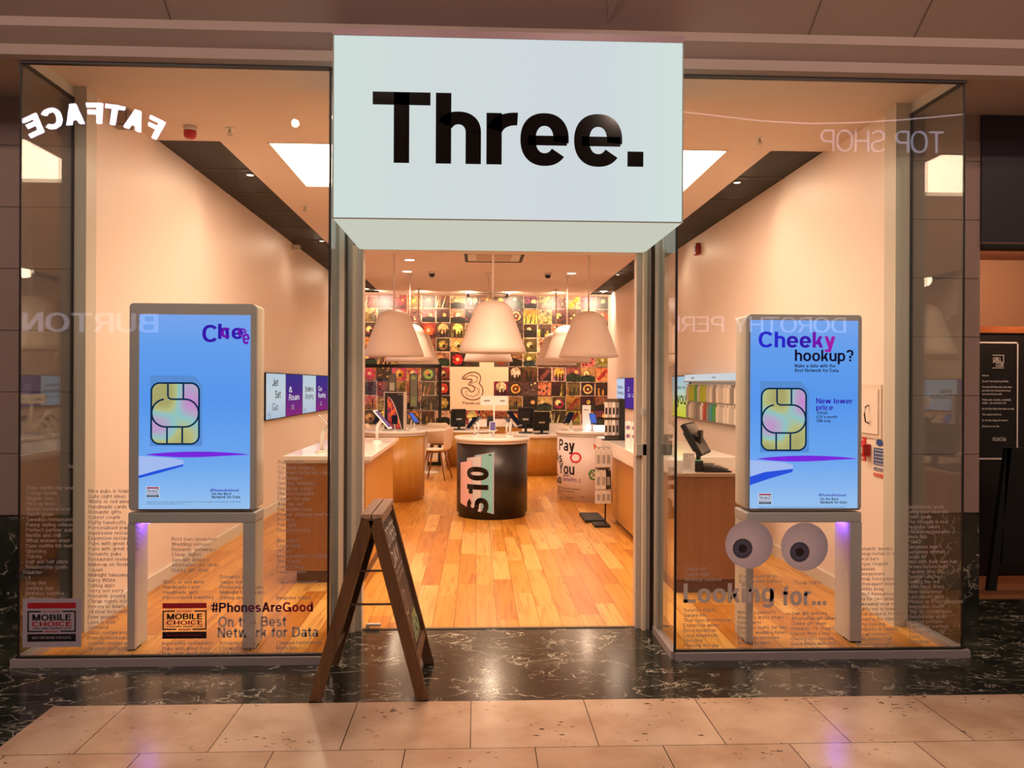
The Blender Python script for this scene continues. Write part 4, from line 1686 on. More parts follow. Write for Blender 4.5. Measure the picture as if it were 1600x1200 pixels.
# ---- monitors
def monitor(x, y, z, rz, label, w=.42, h=.3, tilt=8, lift=.12):
    t = thing('till_monitor', label, 'monitor', (x, y, z), None, rz, world=False)
    MB().box(-.11, .11, -.09, .09, 0, .015).build('base', M_black, t, bevel=.004)
    MB().box(-.02, .02, .0, .03, .015, lift + h * .5).box(-.05, .05, -.012, .01, lift + h * .32, lift + h * .68).build('stand', M_black, t)
    A = Matrix.Translation((0, -.035, lift)) @ Matrix.Rotation(math.radians(-tilt), 4, 'X')
    MB().box(-w / 2, w / 2, -.02, .02, 0, h, M=A).box(-w * .32, w * .32, .02, .045, h * .2, h * .8, M=A).build('housing', M_black, t, bevel=.006)
    MB().box(-w / 2 + .015, w / 2 - .015, -.0215, -.0203, .015, h - .015, M=A).build('screen', M_blackg, t)
    MB().box(-.05, .05, .0452, .047, h * .42, h * .5, M=A).build('rear_plate', M_alud, t)
    return t


monitor(.83, 13.62, .68, PI - .2, 'black monitor on the curved service desk, booth side of the pair', .27, .36, lift=.07)
monitor(1.07, 13.32, .68, PI + .15, 'black monitor nearer the doorway of the pair on the curved service desk', .27, .32, lift=.05)
monitor(-.33, 14.85, .66, PI + .3, 'black monitor on the rounded end of the oak desk behind the shell chairs', .27, .33, lift=.05)
p = pY(1085, 735, 6.2)
monitor(1.76, 6.30, .862, PI / 2 - .45, 'large tilted black till monitor on the desk behind the display window', .40, .28, 30, .09)
t = thing('card_terminal', 'black card terminal with green lit keys beside the till monitor', 'card terminal', (1.64, 5.92, .862))
MB().box(1.60, 1.66, 5.86, 5.95, .862, .93).build('holder', M_black, t, bevel=.006)
MB().box(1.602, 1.658, 5.858, 5.93, .93, .945).build('keypad', mat('keypad_dark', (40, 44, 40), .4), t)
mb = MB()
for k in range(3):
    mb.box(1.608 + k * .018, 1.618 + k * .018, 5.87, 5.88, .945, .948)
mb.build('lit_keys', emit('green_key', (120, 255, 150), 1.0), t)
t = thing('till_keyboard', 'flat black keyboard at the wall end of the till desk', 'keyboard', (1.78, 5.95, .862))
MB().prism([(1.66, 5.82, .863), (1.66, 5.82, .905), (1.86, 5.82, .872), (1.86, 5.82, .863)], (0, .3, 0)).build('case', M_black, t, bevel=.004)
mb = MB()
for i in range(4):
    for j in range(9):
        mb.box(1.68 + i * .042, 1.712 + i * .042, 5.835 + j * .03, 5.86 + j * .03, .903 - i * .0066, .908 - i * .0066)
mb.build('keys', mat('key_grey', (44, 44, 46), .5), t)['kind'] = 'stuff'
a, b = pY(1064.5, 707, 5.83), pY(1083, 742, 5.83)
t = thing('leaflet_holder', 'white printed notice in a stand at the corner of the till desk', 'notice', (a.x, 5.83, .862))
MB().box(a.x, b.x, 5.785, 5.79, .864, a.z).build('sheet', M_whitem, t)
MB().box(a.x - .004, b.x + .004, 5.77, 5.80, .862, .868).build('stand', M_whitem, t)
mb = MB()
write(mb, 'Check us. Thanks', (a.x + .008, 5.784, a.z - .017), XD, ZD, .006, w=.22, width=.062, seg=10)
write(mb, 'savings.', (a.x + .008, 5.784, a.z - .028), XD, ZD, .006, w=.22, seg=10)
for k in range(9):
    write(mb, random.choice(['we will always try to', 'match a better deal', 'ask a member of team', 'terms apply in store']), (a.x + .008, 5.784, a.z - .044 - k * .0085), XD, ZD, .0036, w=.13, seg=6, width=.055)
mb.build('lettering', mat('notice_print', (90, 84, 80), .5), t)
p = pY(1050, 700, 6.5)
t = thing('cup_holder', 'dark grey canister standing on the raised shelf of the till desk', 'canister', (1.47, 6.25, .955))
MB().lathe([(.05, .955), (.055, 1.09), (.057, 1.1)], 28, cen=(1.47, 6.25, 0)).build('body', mat('canister_dark', (42, 48, 52), .4), t)
MB().lathe([(.058, 1.1), (.058, 1.112)], 28, cen=(1.47, 6.25, 0)).build('lid', M_black, t)

# ---- accessory stand at the end of the thick white counter
t = thing('accessory_stand', 'slim black floor stand hung with phone accessories at the end of the white counter', 'stand', (1.34, 8.7, 0))
MB().box(1.24, 1.405, 8.42, 8.66, 0, .025).box(1.18, 1.40, 8.72, 9.25, 0, .03).build('base', M_black, t, bevel=.003)
MB().box(1.36, 1.375, 8.53, 8.535, .025, .82).build('pole', M_black, t)
mb = MB()
for z in (.83, .60, .40):
    for x in (1.28, 1.335, 1.385):
        mb.tube([(x, 8.52, z), (x, 8.40, z), (x, 8.385, z + .012)], .003, 6)
mb.box(1.26, 1.41, 8.515, 8.525, .38, .84)
mb.build('hook_panel', mat('clear_grille', (170, 160, 150), .2), t)
PK = {}
for nm, c in (('white', (228, 214, 204)), ('clear', (196, 184, 172)), ('black', (32, 28, 28)), ('grey', (140, 132, 128)), ('lime', (176, 184, 30)), ('teal', (40, 150, 170)), ('green', (52, 150, 60)), ('red', (190, 50, 44))):
    PK[nm] = mat('packet_' + nm, c, .3)


def packet(x, y, z, axis, w, h, d, colour, label, group, insert='black'):
    """hanging card: x,y,z top centre; axis 'X' = faces the window, 'Y' = on the side wall"""
    t = thing('accessory_packet', label, 'packet', (x, y, z), group, 0 if axis == 'X' else PI / 2, world=False)
    MB().box(-w / 2, w / 2, -d / 2, d / 2, -h, -.03).box(-w / 2, w / 2, -.001, .001, -.03, 0).build('card', PK[colour], t)
    MB().box(-w * .3, w * .3, -d / 2 - .002, -d / 2, -h * .8, -h * .35).build('insert', PK[insert], t)
    return t


ix = 0
for r_, (z, nm) in enumerate(((.83, 'top'), (.60, 'middle'), (.40, 'lowest'))):
    for k, x in enumerate((1.28, 1.335, 1.385)):
        for d in range(2):
            c = 'black' if (r_ == 1 and k == 2) else ('clear' if d else 'white')
            packet(x, 8.50 - d * .045 - .045 * 0, z, 'X', .052, .20 if r_ < 2 else .15, .02, c, 'accessory packet on the %s row of the black floor stand, %s hook%s' % (nm, ('first', 'middle', 'last')[k], ', behind' if d == 0 else ', front'), 'packets on the floor stand', 'grey')
# upper display: tall panel with packs on the white counter
t = thing('packet_display', 'tall dark edged packet display standing at the far end of the white counter', 'display panel', (1.62, 9.3, .88))
MB().box(1.60, 1.66, 9.0, 9.06, .88, 1.34).build('side_panel', M_black, t)
MB().box(1.44, 1.60, 9.04, 9.06, .88, 1.34).build('back_panel', mat('panel_olive', (92, 78, 60), .4), t)
MB().box(1.40, 1.66, 8.9, 9.06, .88, .89).build('base', M_black, t)
for r_, z in enumerate((1.30, 1.10)):
    for k in range(4):
        packet(1.45 + k * .042, 9.02, z, 'X', .036, .17, .016, ('white', 'clear', 'white', 'grey')[k], 'narrow packet on the counter display, %s row, %s in line' % (('upper', 'lower')[r_], ('first', 'second', 'third', 'fourth')[k]), 'packets on the counter panel')
for i, (u0, v0, u1, v1) in enumerate(((977, 658, 985.5, 690), (986.5, 659, 995, 692))):
    a, b = pY(u0, v0, 7.6), pY(u1, v1, 7.6)
    t = thing('card_holder', 'white card with two purple pictures on the thick white counter, %s' % ('nearer the packets' if i == 0 else 'beside the door post'), 'card holder', (a.x, 7.6, .88))
    MB().box(a.x, b.x, 7.6, 7.604, .884, a.z).build('card', M_whitem, t)
    MB().box(a.x, b.x, 7.58, 7.62, .88, .886).build('foot', M_whitem, t)
    mb = MB()
    for z in (a.z - .06, a.z - .14):
        mb.lathe([(.001, 0), (.02, 0)], 14, cen=(0, 0, 0), caps=False)
        for k in range(len(mb.v) - 28, len(mb.v)):
            v = mb.v[k]
            mb.v[k] = Vector(((a.x + b.x) / 2 + v.x, 7.598, z + v.y))
    mb.build('printed_pictures', mat('card_purple', (130, 96, 130), .5), t)

# ================================================================ screens on the side walls
def wall_y(u, side):
    return pX(u, 600, XL + .03 if side < 0 else XR - .03).y


def lit(c, s=.95):
    return emit('lit_%d_%d_%d' % c, c, s)


WH, PU, INK = (214, 222, 240), (104, 46, 138), (36, 26, 40)
ys = [wall_y(u, -1) for u in (414, 445, 471.5, 492.5, 511, 528)]
z0, z1 = 1.085, 1.615
LX = XL + .045
pur = emit_grad('lit_purple_fade', 'Z', -.3, .3, [(0, (160, 46, 130)), (.6, (86, 50, 146)), (1, (64, 58, 150))], .9)
SCR = [('Jet', 'Set', 'Go'), ('&', 'Roam', ''), ('Endless', 'Bingeing', ''), ('Go', 'Roaming', ''), ('Big', 'Data', '')]
for i in range(5):
    ya, yb = ys[i] + .008, ys[i + 1] - .008
    t = thing('wall_screen', ('white lit wall screen reading jet set go, first of the row from the window', 'purple wall screen with white roaming text, second of the row', 'white wall screen about bingeing between two purple ones', 'second purple screen of the wall row, half behind the glass edge', 'last white screen of the row, behind the door post')[i], 'screen', (XL, (ya + yb) / 2, (z0 + z1) / 2), 'row of screens on the wall over the oak counter')
    MB().box(XL + .002, XL + .04, ya - .006, yb + .006, z0, z1).build('housing', M_black, t)
    mb = MB()
    mb.face([(XL + .0415, ya, z0 + .01), (XL + .0415, yb, z0 + .01), (XL + .0415, yb, z1 - .01), (XL + .0415, ya, z1 - .01)])
    mb.build('lit_panel', pur if i in (1, 3) else emit_grad('lit_white_fade', 'Z', -.3, .3, [(0, (196, 208, 238)), (.5, (222, 228, 238)), (1, (206, 222, 244))], .9), t)
    mb = MB()
    m = 1 if i in (1, 3) else 0
    wd = yb - ya
    if i == 0:
        for k, (s, dz, dy) in enumerate((('Jet', .38, .28), ('Set', .24, .42), ('Go', .10, .28))):
            write(mb, s, (LX, ya + dy * wd, z0 + dz - .0), YD, ZD, .085, (0, 0, 2)[k], w=.17, width=.27, seg=16)
    else:
        write(mb, SCR[i][0], (LX, ya + .16 * wd, z0 + .30), YD, ZD, .07, m, w=.17, width=wd * (.2 if i == 1 else .62 if i == 2 else .3), seg=14)
        write(mb, SCR[i][1], (LX, ya + .16 * wd, z0 + .20), YD, ZD, .075, m if i != 2 else 2, w=.17, width=wd * .62, seg=14)
    for k in range(3):
        write(mb, ('Three network', 'data pass', 'terms apply')[k], (LX, ya + (.05 if m == 0 else .3) * wd, z0 + (.07 if m == 0 else .13) - k * .022), YD, ZD, .012, m, w=.15, width=.16, seg=6)
    mb.build('screen_text', [lit(INK, .5), lit((236, 226, 240)), lit((124, 120, 128))], t)

# opposite wall: two screens far back, a yellow one, then lit accessory bays
RXx = XR - .045


def rscreen(u0, u1, lb, panel, lines, ink):
    ya, yb = pX(u1, 600, XR - .03).y, pX(u0, 600, XR - .03).y   # ya nearer the window
    ya += .006
    yb -= .006
    t = thing('wall_screen', lb, 'screen', (XR, (ya + yb) / 2, (z0 + z1) / 2))
    MB().box(XR - .04, XR - .002, ya - .005, yb + .005, z0, z1).build('housing', M_black, t)
    mb = MB()
    mb.face([(XR - .0415, ya, z0 + .01), (XR - .0415, yb, z0 + .01), (XR - .0415, yb, z1 - .01), (XR - .0415, ya, z1 - .01)])
    mb.build('lit_panel', panel, t)
    mb = MB()
    for s, fy, z, hh, fw in lines:
        write(mb, s, (RXx, yb - (yb - ya) * fy, z0 + z), -YD, ZD, hh, 0, w=.15, width=(yb - ya) * fw, seg=14)
    mb.build('screen_text', ink, t)


rscreen(964.5, 977, 'white screen far along the till wall next to the picture wall', emit('lit_pale', (204, 216, 240), .9), [('Endless', .15, .34, .06, .7), ('Bingeing', .15, .24, .06, .75), ('all you can', .2, .15, .04, .6)], lit(INK, .5))
rscreen(977.5, 1002, 'purple screen of the far pair on the till wall', emit('lit_violet', (88, 50, 150), .85), [('2   4', .2, .3, .07, .5), ('GB  GB', .2, .2, .06, .5)], lit((200, 190, 225)))
rscreen(1052, 1078, 'yellow and blue screen reading you, beside the accessory bay', emit_grad('lit_yellow_blue', 'Z', -.26, .26, [(0, (226, 216, 60)), (.35, (228, 222, 110)), (.62, (206, 222, 214)), (1, (178, 206, 236))], .9), [('Phones for', .12, .36, .045, .7), ('you', .3, .17, .15, .55)], lit(INK, .5))
ya, yb = wall_y(1149, 1) - .6, wall_y(1078.5, 1)
t = thing('accessory_bay', 'lit wall bay of hanging phone accessories under a white header', 'display shelf', (XR, (ya + yb) / 2, 1.08))
MB().box(XR - .02, XR - .002, ya, yb, 1.07, 1.62).build('back_panel', mat('bay_panel', (178, 168, 158), .4), t)
MB().box(XR - .10, XR - .02, ya, yb, 1.545, 1.62).build('header', emit('bay_header', (226, 226, 236), .95), t)
mb = MB()
for k, s in enumerate(('Audio', 'Cases')):
    write(mb, s, (XR - .102, yb - .3 - k * .85, 1.572), -YD, ZD, .022, w=.2, seg=10, width=.14)
mb.build('header_text', lit(INK, .5), t)
MB().box(XR - .11, XR - .10, ya, yb, 1.53, 1.545).build('light_trough', M_alud, t)
mb = MB()
for z in (1.505, 1.30):
    for k in range(18):
        y = yb - .08 - k * .122
        mb.tube([(XR - .02, y, z), (XR - .11, y, z), (XR - .12, y, z + .01)], .003, 5)
mb.build('hooks', M_alu, t)
colrow = (['clear', 'lime', 'lime', 'green', 'clear', 'lime', 'lime', 'clear', 'white', 'grey', 'white', 'clear', 'white', 'white', 'grey', 'white', 'clear', 'white'],
          ['grey', 'white', 'clear', 'grey', 'grey', 'white', 'red', 'grey', 'teal', 'green', 'white', 'clear', 'white', 'white', 'clear', 'white', 'red', 'grey'])
for r_ in range(2):
    for k in range(18):
        y = yb - .08 - k * .122
        c = colrow[r_][k]
        packet(XR - .075, y, (1.5, 1.295)[r_], 'Y', .095, .19, .03, c, '%s packet, %s row of the lit wall bay, number %s from the yellow screen' % (c, ('upper', 'lower')[r_], 'one two three four five six seven eight nine ten eleven twelve thirteen fourteen fifteen sixteen seventeen eighteen'.split()[k]), 'packets in the lit wall bay', 'black' if c in ('lime',) else ('teal' if r_ == 1 and k < 8 else 'grey'))

# ================================================================ screen totems
def ribbon(mb, pts, w, y, m=0, closed=False):
    """flat line through (x, z) points at depth y"""
    P = [Vector((a, b)) for a, b in pts]
    n = len(P)
    rows = []
    for k in range(n):
        if closed:
            d = P[(k + 1) % n] - P[k - 1]
        else:
            d = P[min(k + 1, n - 1)] - P[max(k - 1, 0)]
        d.normalize()
        q = Vector((-d.y, d.x)) * w / 2
        rows.append([(P[k].x + q.x, y, P[k].y + q.y), (P[k].x - q.x, y, P[k].y - q.y)])
    if closed:
        rows.append(rows[0])
    mb.grid(rows, m, False, False)


def rrect(x0, z0, x1, z1, r, n=8):
    pts = []
    for cx, cz, a0 in ((x1 - r, z1 - r, 0), (x0 + r, z1 - r, 90), (x0 + r, z0 + r, 180), (x1 - r, z0 + r, 270)):
        for k in range(n + 1):
            a = math.radians(a0 + 90 * k / n)
            pts.append((cx + r * math.cos(a), cz + r * math.sin(a)))
    return pts


M_sblue = emit_grad('screen_sky_blue', 'Z', .82, 1.86, [(0, (158, 200, 255)), (.22, (120, 176, 255)), (.55, (94, 158, 252)), (.85, (108, 166, 252)), (1, (128, 172, 252))], 1.0)
M_simc = emit('sim_card_blue', (104, 158, 240), .85)
M_gold = emit('sim_contacts', (200, 200, 150), .9)
_nt = M_gold.node_tree
_e = [n for n in _nt.nodes if n.type == 'EMISSION'][0]
_tc = N(_nt, 'ShaderNodeTexCoord')
_no = N(_nt, 'ShaderNodeTexNoise')
_no.inputs['Scale'].default_value = 5.5
_no.inputs['Detail'].default_value = 0
_nt.links.new(_tc.outputs['Object'], _no.inputs['Vector'])
_nt.links.new(ramp(_nt, _no.outputs['Fac'], [(.3, (222, 150, 226)), (.42, (196, 190, 220)), (.5, (160, 214, 220)), (.6, (206, 206, 140)), (.72, (190, 180, 120))]), _e.inputs[0])
M_simline = emit('sim_outline', (14, 52, 92), .8)
M_wave = emit('wave_violet', (132, 44, 242), .95)
M_waveb = emit('wave_blue', (40, 88, 240), .95)
M_wavel = emit('wave_lilac', (176, 196, 255), 1.0)
M_tind = emit('screen_text_indigo', (58, 24, 190), .9)
M_tpur = emit('screen_text_purple', (128, 24, 196), .9)
M_tdark = emit('screen_text_dark', (30, 24, 62), .7)
M_tred = emit('screen_text_red', (190, 30, 60), .8)
M_twhite = emit('screen_text_white', (210, 225, 255), 1.0)
SM = [M_sblue, M_simc, M_gold, M_simline, M_wave, M_waveb, M_wavel, M_tind, M_tpur, M_tdark, M_tred, M_twhite, emit('screen_text_blue', (44, 40, 226), .9), emit('screen_text_magenta', (178, 34, 186), .9)]


def award(mb, x, z, w, y, mats, seg=12):
    """award badge, top left x,z, width w; mats = red, dark, backing"""
    r, d, bk = mats
    h = w * .82
    dy = .0006
    if bk is not None:
        mb.face([(x - w * .06, y + dy, z + w * .05), (x + w * 1.06, y + dy, z + w * .05), (x + w * 1.06, y + dy, z - h - w * .04), (x - w * .06, y + dy, z - h - w * .04)], bk)

    def rc(a, b, c, e, m):
        mb.face([(x + a * w, y, z - b * w), (x + c * w, y, z - b * w), (x + c * w, y, z - e * w), (x + a * w, y, z - e * w)], m)
    rc(0, 0, 1, .12, r)
    rc(0, .66, 1, .82, d)
    for q in ((.0, .17, .03, .62), (.97, .17, 1, .62), (0, .17, .28, .20), (.72, .17, 1, .20), (0, .59, .32, .62), (.68, .59, 1, .62)):
        rc(*q, d)
    write(mb, 'techradar', (x + .32 * w, y, z - .205 * w), XD, ZD, .045 * w, r, w=.16, width=.36 * w, seg=seg)
    write(mb, 'MOBILE', (x + .10 * w, y, z - .375 * w), XD, ZD, .13 * w, d, w=.22, width=.80 * w, seg=seg)
    write(mb, 'CHOICE', (x + .09 * w, y, z - .50 * w), XD, ZD, .10 * w, r, w=.22, width=.82 * w, seg=seg)
    write(mb, 'CONSUMER AWARDS 2018', (x + .10 * w, y, z - .56 * w), XD, ZD, .038 * w, d, w=.2, width=.80 * w, seg=8)
    write(mb, 'WINNER', (x + .36 * w, y, z - .63 * w), XD, ZD, .042 * w, r, w=.2, width=.28 * w, seg=8)
    write(mb, 'BEST NETWORK FOR DATA', (x + .10 * w, y - dy, z - .76 * w), XD, ZD, .045 * w, bk if bk is not None else r, w=.18, width=.80 * w, seg=8)


def totem(label, x0, x1, yf, depth, zt, zb, scr_px, glow_side):
    """screen box on two legs. scr_px: photo rectangle of the lit screen"""
    t = thing('screen_totem', label, 'digital screen', ((x0 + x1) / 2, yf + depth / 2, 0))
    a, b = pY(scr_px[0], scr_px[1], yf - .002), pY(scr_px[2], scr_px[3], yf - .002)
    # bezel ring and back box
    mb = MB()
    r = .022
    out = rrect(x0, zb, x1, zt, r)
    inn = rrect(a.x, b.z, b.x, a.z, .003)
    mb.grid([[(p[0], yf, p[1]) for p in out], [(p[0], yf - .004, p[1]) for p in inn]][::-1], 0, True, False)
    mb.grid([[(p[0], yf, p[1]) for p in out], [(p[0], yf + .05, p[1]) for p in out]], 0, True, True)
    mb.build('bezel', M_grey, t)
    mb = MB()
    mb.grid([[(p[0], yf + .05, p[1]) for p in out], [(p[0], yf + depth, p[1]) for p in out]], 0, True, True)
    mb.face([(p[0], yf + depth, p[1]) for p in out])
    mb.build('back_housing', M_totemside, t)
    fr = MB()
    fr.box(a.x - .006, b.x + .006, yf - .003, yf + .004, b.z - .006, a.z + .006)
    fr.build('screen_rim', M_black, t)
    # legs and crossbar
    lw = .075
    cb = zb - .012
    MB().box(x0 - .005, x1 + .005, yf, yf + depth, cb - .06, cb).build('crossbar', M_grey, t, bevel=.008)
    for s, xa, xb in ((0, x0 - .005, x0 - .005 + lw * .55), (1, x1 + .005 - lw * .9, x1 + .005)):
        L = MB().box(xa, xb, yf, yf + .03, .01, cb - .06).build('leg', M_grey, t)
        MB().box(xa + .002, xb - .002, yf + .031, yf + depth - .01, .01, cb - .06).build('leg_side_cover', M_totemside, L, org=tuple(t['W']))
        MB().box(xa, xb, yf + .0, yf + .09, .005, .012).build('foot_plate', M_black, L, org=tuple(t['W']))
    xs = x0 + .07 if glow_side < 0 else x1 - .10
    MB().box(xs - .02, xs + .03, yf + .05, yf + depth - .04, cb - .068, cb - .061).build('added_glow_strip', emit('added_violet_glow', (130, 84, 255), 26), t)  # glowing strip added under the head to throw violet light on the leg
    # picture
    return t, a, b


def screen_art(t, a, b, yf, px, variant):
    mb = MB()
    y = yf - .0045

    def P(u, v):
        p = pY(u, v, y)
        return p.x, p.z
    X0, Z1 = a.x, a.z
    X1, Z0 = b.x, b.z
    mb.face([(X0, y + .0006, Z0), (X1, y + .0006, Z0), (X1, y + .0006, Z1), (X0, y + .0006, Z1)], 0)
    sc = (X1 - X0) / (px[2] - px[0])     # metres per photo pixel on this plane

    def p2(fu, fv):
        """photo px relative to the left totem's drawing"""
        return X0 + fu * sc, Z1 - fv * sc
    # card
    cx0, cz1 = p2(*px[4])
    cx1, cz0 = p2(*px[5])
    ct = .018 * (1 if True else 1)
    mb.face([(q[0], y, q[1]) for q in ((cx0, cz0), (cx1, cz0), (cx1, cz1 - .055), (cx1 - .045, cz1), (cx0, cz1))], 1)
    kx0, kx1, kz0, kz1 = cx0 + .008, cx1 - .018, cz0 + .012, cz1 - .042
    y -= .0004
    mb.face([(q[0], y, q[1]) for q in rrect(kx0, kz0, kx1, kz1, .045)], 2)
    y -= .0004
    lw_ = .010
    W_, H_ = kx1 - kx0, kz1 - kz0
    ribbon(mb, rrect(kx0, kz0, kx1, kz1, .045), lw_, y, 3, True)
    pz0, pz1 = kz0 + H_ * .28, kz0 + H_ * .735
    pill = rrect(kx0 + .002, pz0, kx1 - .002, pz1, (pz1 - pz0) / 2 - .001, 12)
    # the pill is open at its upper left, where the line bends up
    pts = [(kx0 + W_ * .25, pz1 - .002)] + [p for p in pill[13 + 1:26]] + pill[26:] + pill[:13] + [(kx0 + W_ * .42, pz1), (kx0 + W_ * .36, pz1 + .006), (kx0 + W_ * .345, pz1 + .02), (kx0 + W_ * .345, kz1)]
    ribbon(mb, pts, lw_, y, 3)
    for fx, za, zb_ in ((.67, pz1, kz1), (.33, kz0, pz0), (.65, kz0, pz0)):
        ribbon(mb, [(kx0 + W_ * fx, za), (kx0 + W_ * fx, zb_)], lw_, y, 3)
    # waves
    vy = px[6]
    y = yf - .0048

    def poly(pts, m, dy=0):
        mb.face([(p2(*q)[0], y - dy, p2(*q)[1]) for q in pts], m)
    wv = px[2] - px[0]
    up = [(wv * f, vy - 5.0 * math.sin(PI * min(1, max(0, (f - .06) / .94))) ** .7) for f in [.06 + .94 * k / 16 for k in range(17)]]
    lo = [(wv * f, vy + 5.0 * math.sin(PI * min(1, max(0, (f - .06) / .94))) * (1.3 - f)) for f in [1 - .94 * k / 16 for k in range(17)]]
    poly([(0, vy + 2), (wv * .30, vy + 5), (wv * .40, vy + 9), (wv * .40, vy + 15), (wv * .2, vy + 26), (0, vy + 36)], 6)
    poly(up + lo[1:-1], 4, .0003)
    bl = [(0, vy + 31 if variant else vy + 33), (wv * .18, vy + 24 if not variant else vy + 20), (wv * .40, vy + 15), (wv * .40, vy + 18)]
    if variant:
        bl = [(0, vy + 27), (wv * .14, vy + 20), (wv * .40, vy + 15), (wv * .39, vy + 20), (wv * .18, vy + 30), (0, vy + 40)]
    else:
        bl += [(wv * .2, vy + 28), (0, vy + 37)]
    poly(bl, 5, .0006)

    def T(s, u, v, cap, m, width=None, w=.2, seg=18):
        q = p2(u - px[0], v - px[1])
        write(mb, s, (q[0], yf - .0056, q[1]), XD, ZD, cap * sc, m, w=w, width=None if width is None else width * sc, seg=seg)
    if not variant:
        T('C', 315.5, 534, 27, 7, 24, .2, 40)
        T('h', 340, 529, 24, 7, 17, .2, 40)
        T('c', 344, 527, 22, 8, 16, .2, 30)
        T('e', 361, 529, 24, 7, 18, .2, 40)
        T('e', 370, 525, 18, 8, 14, .16, 30)
        T('e', 378, 537, 23, 8, 11, .2, 40)
        ax, az = p2(230.5 - px[0], 762.5 - px[1])
        T('#PhonesAreGood', 329, 769.5, 4.2, 7, 44, .2, 10)
        T('On the Best', 331.5, 775, 4, 9, 30, .2, 10)
        T('Network for Data', 331.5, 780, 4, 9, 44, .2, 10)
        for k in range(2):
            T('Claim based on mobile data results and network tests, see our website for the full terms and verification'[:(100 if k == 0 else 60)], 231, 786.5 + k * 3, 1.7, 9, (146 if k == 0 else 60), .14, 6)
    else:
        q = p2(1185 - px[0], 541.5 - px[1])
        Pc, _ = text('Cheeky', 24 * sc, w=.2, width=119 * sc, seg=40)
        k0 = 0
        for part, m_ in (('Ch', 12), ('ee', 7), ('k', 8), ('y', 13)):
            n_ = sum(len(glyph(c_, .2, 40)[0]) for c_ in part)
            mb.polys(Pc[k0:k0 + n_], (q[0], yf - .0056, q[1]), XD, ZD, m_)
            k0 += n_
        T('hookup?', 1241, 562, 17.5, 9, 91, .19, 36)
        T('Make a date with the', 1241, 571.5, 5, 9, 63, .19, 10)
        T('Best Network for Data.', 1241, 578.5, 5, 9, 69, .19, 10)
        T('New lower', 1274.5, 626.5, 8, 7, 56, .19, 20)
        T('price', 1274.5, 636.5, 8, 7, 26, .19, 20)
        T('100GB', 1275, 643, 4.4, 9, 17, .17, 10)
        T('£20 a month', 1275, 649, 4.4, 9, 32, .17, 10)
        T('SIM only', 1275, 655, 4.4, 9, 22, .17, 10)
        ax, az = p2(1186.5 - px[0], 764 - px[1])
        T('#PhonesAreGood', 1279, 768, 3.8, 7, 42, .2, 10)
        T('On the Best', 1281.5, 774, 3.8, 9, 28, .2, 10)
        T('Network for Data', 1281.5, 779, 3.8, 9, 41, .2, 10)
        for k in range(2):
            T('Claim based on mobile data results and network tests, see our website for the full terms and verification'[:(100 if k == 0 else 60)], 1186, 785.5 + k * 3, 1.7, 9, (134 if k == 0 else 50), .14, 6)
    award(mb, ax, az, 19 * sc, yf - .0055, (10, 9, 11), 8)
    mb.build('screen', SM, t)


pxL = (218, 491, 390.5, 795, (17, 96), (98, 207), 220.5)
tA, a, b = totem('grey two-legged screen totem with a blue sim card picture and part of a heading', -1.935, -1.243, 4.60, .19, 1.942, .785, pxL[:4], -1)
screen_art(tA, a, b, 4.60, pxL, 0)
pxR = (1172.5, 500, 1339.5, 794, (15.5, 93), (91, 201), 211)
tB, a, b = totem('grey two-legged screen totem advertising a cheeky hookup and new lower price', 1.567, 2.238, 4.62, .22, 1.91, .775, pxR[:4], 1)
screen_art(tB, a, b, 4.62, pxR, 1)

# ================================================================ vinyl on the display windows
DEC = GY - .0065
M_vd = mat('vinyl_indigo', (44, 22, 72), .5)
M_vm = mat('vinyl_plum', (104, 20, 76), .5)
M_vr = mat('vinyl_crimson', (150, 20, 62), .5)
M_red = mat('badge_red', (176, 26, 40), .45)
M_blk2 = mat('badge_black', (24, 16, 20), .45)
M_back = mat('badge_backing', (176, 164, 176), .4)
PXM = 4.45 / FPX       # metres per photo pixel on the window plane


def decal_lines(win, lines, u, v, pitch, cap=5.6, tilt=0.0, w=.17, m=None, maxw=None):
    """word list: each line starts under the last"""
    mb = MB()
    for k, s in enumerate(lines):
        if not s:
            continue
        p = pY(u + tilt * k, v + pitch * k, DEC)
        write(mb, s, (p.x, DEC, p.z), XD, ZD, cap * PXM, w=w, seg=8, gap=.09)
    return mb.build('word_list', m or M_letter, win)


A1 = ['Date outfits for women', 'Cheap hotels', 'Eligible men', 'Pick-up lines', 'Brows before bros', 'Outfit goals', 'Swedish restaurants', 'Funny dating videos', 'Perfect partner quiz', 'Netflix and chill', 'What women want', 'Date outfits for men', 'Ghosting', 'Thirsty', 'Half and half pizza', 'Relationship goals', 'Quiche', 'Lit', 'Stag dos', 'Swiping app', 'Birthday surprise', 'Love quotes']
decal_lines(win1, A1, 42, 765, 8.25, tilt=-.12)
decal_lines(win1, ['hair'], 107, 731, 8)
B1 = ['Nice pubs in town', 'Date night ideas', 'White or red wine', 'Handmade cards', 'Romantic gifts', 'Cutest couple', 'Fluffy handcuffs', 'Personalised jewellery', 'Impressive restaurants', 'Expensive restaurants', 'Pubs with great food', 'Pubs with great views', 'Romantic pubs', 'Restaurant reviews', 'Make-up on fleek', 'Squad', 'Midnight takeaways', 'Barry White', 'Dating apps', 'Sorry not sorry', 'Romantic poetry', 'Cheap nights out', 'Boxers or briefs', '24 hour locksmiths', 'Beer goggles', 'Love is love', 'Girlfriend', 'Italian restaurants', 'French restaurants', 'German restaurants', 'Spanish restaurants']
decal_lines(win1, B1, 138.5, 770, 8.2, tilt=-.06)
decal_lines(win1, ['Best man speeches', 'Wedding venues', 'Romantic getaways', 'Cheap flights', '3am gift delivery', 'Alternative gift ideas', 'Quirky gift ideas'], 268, 845, 8.1)
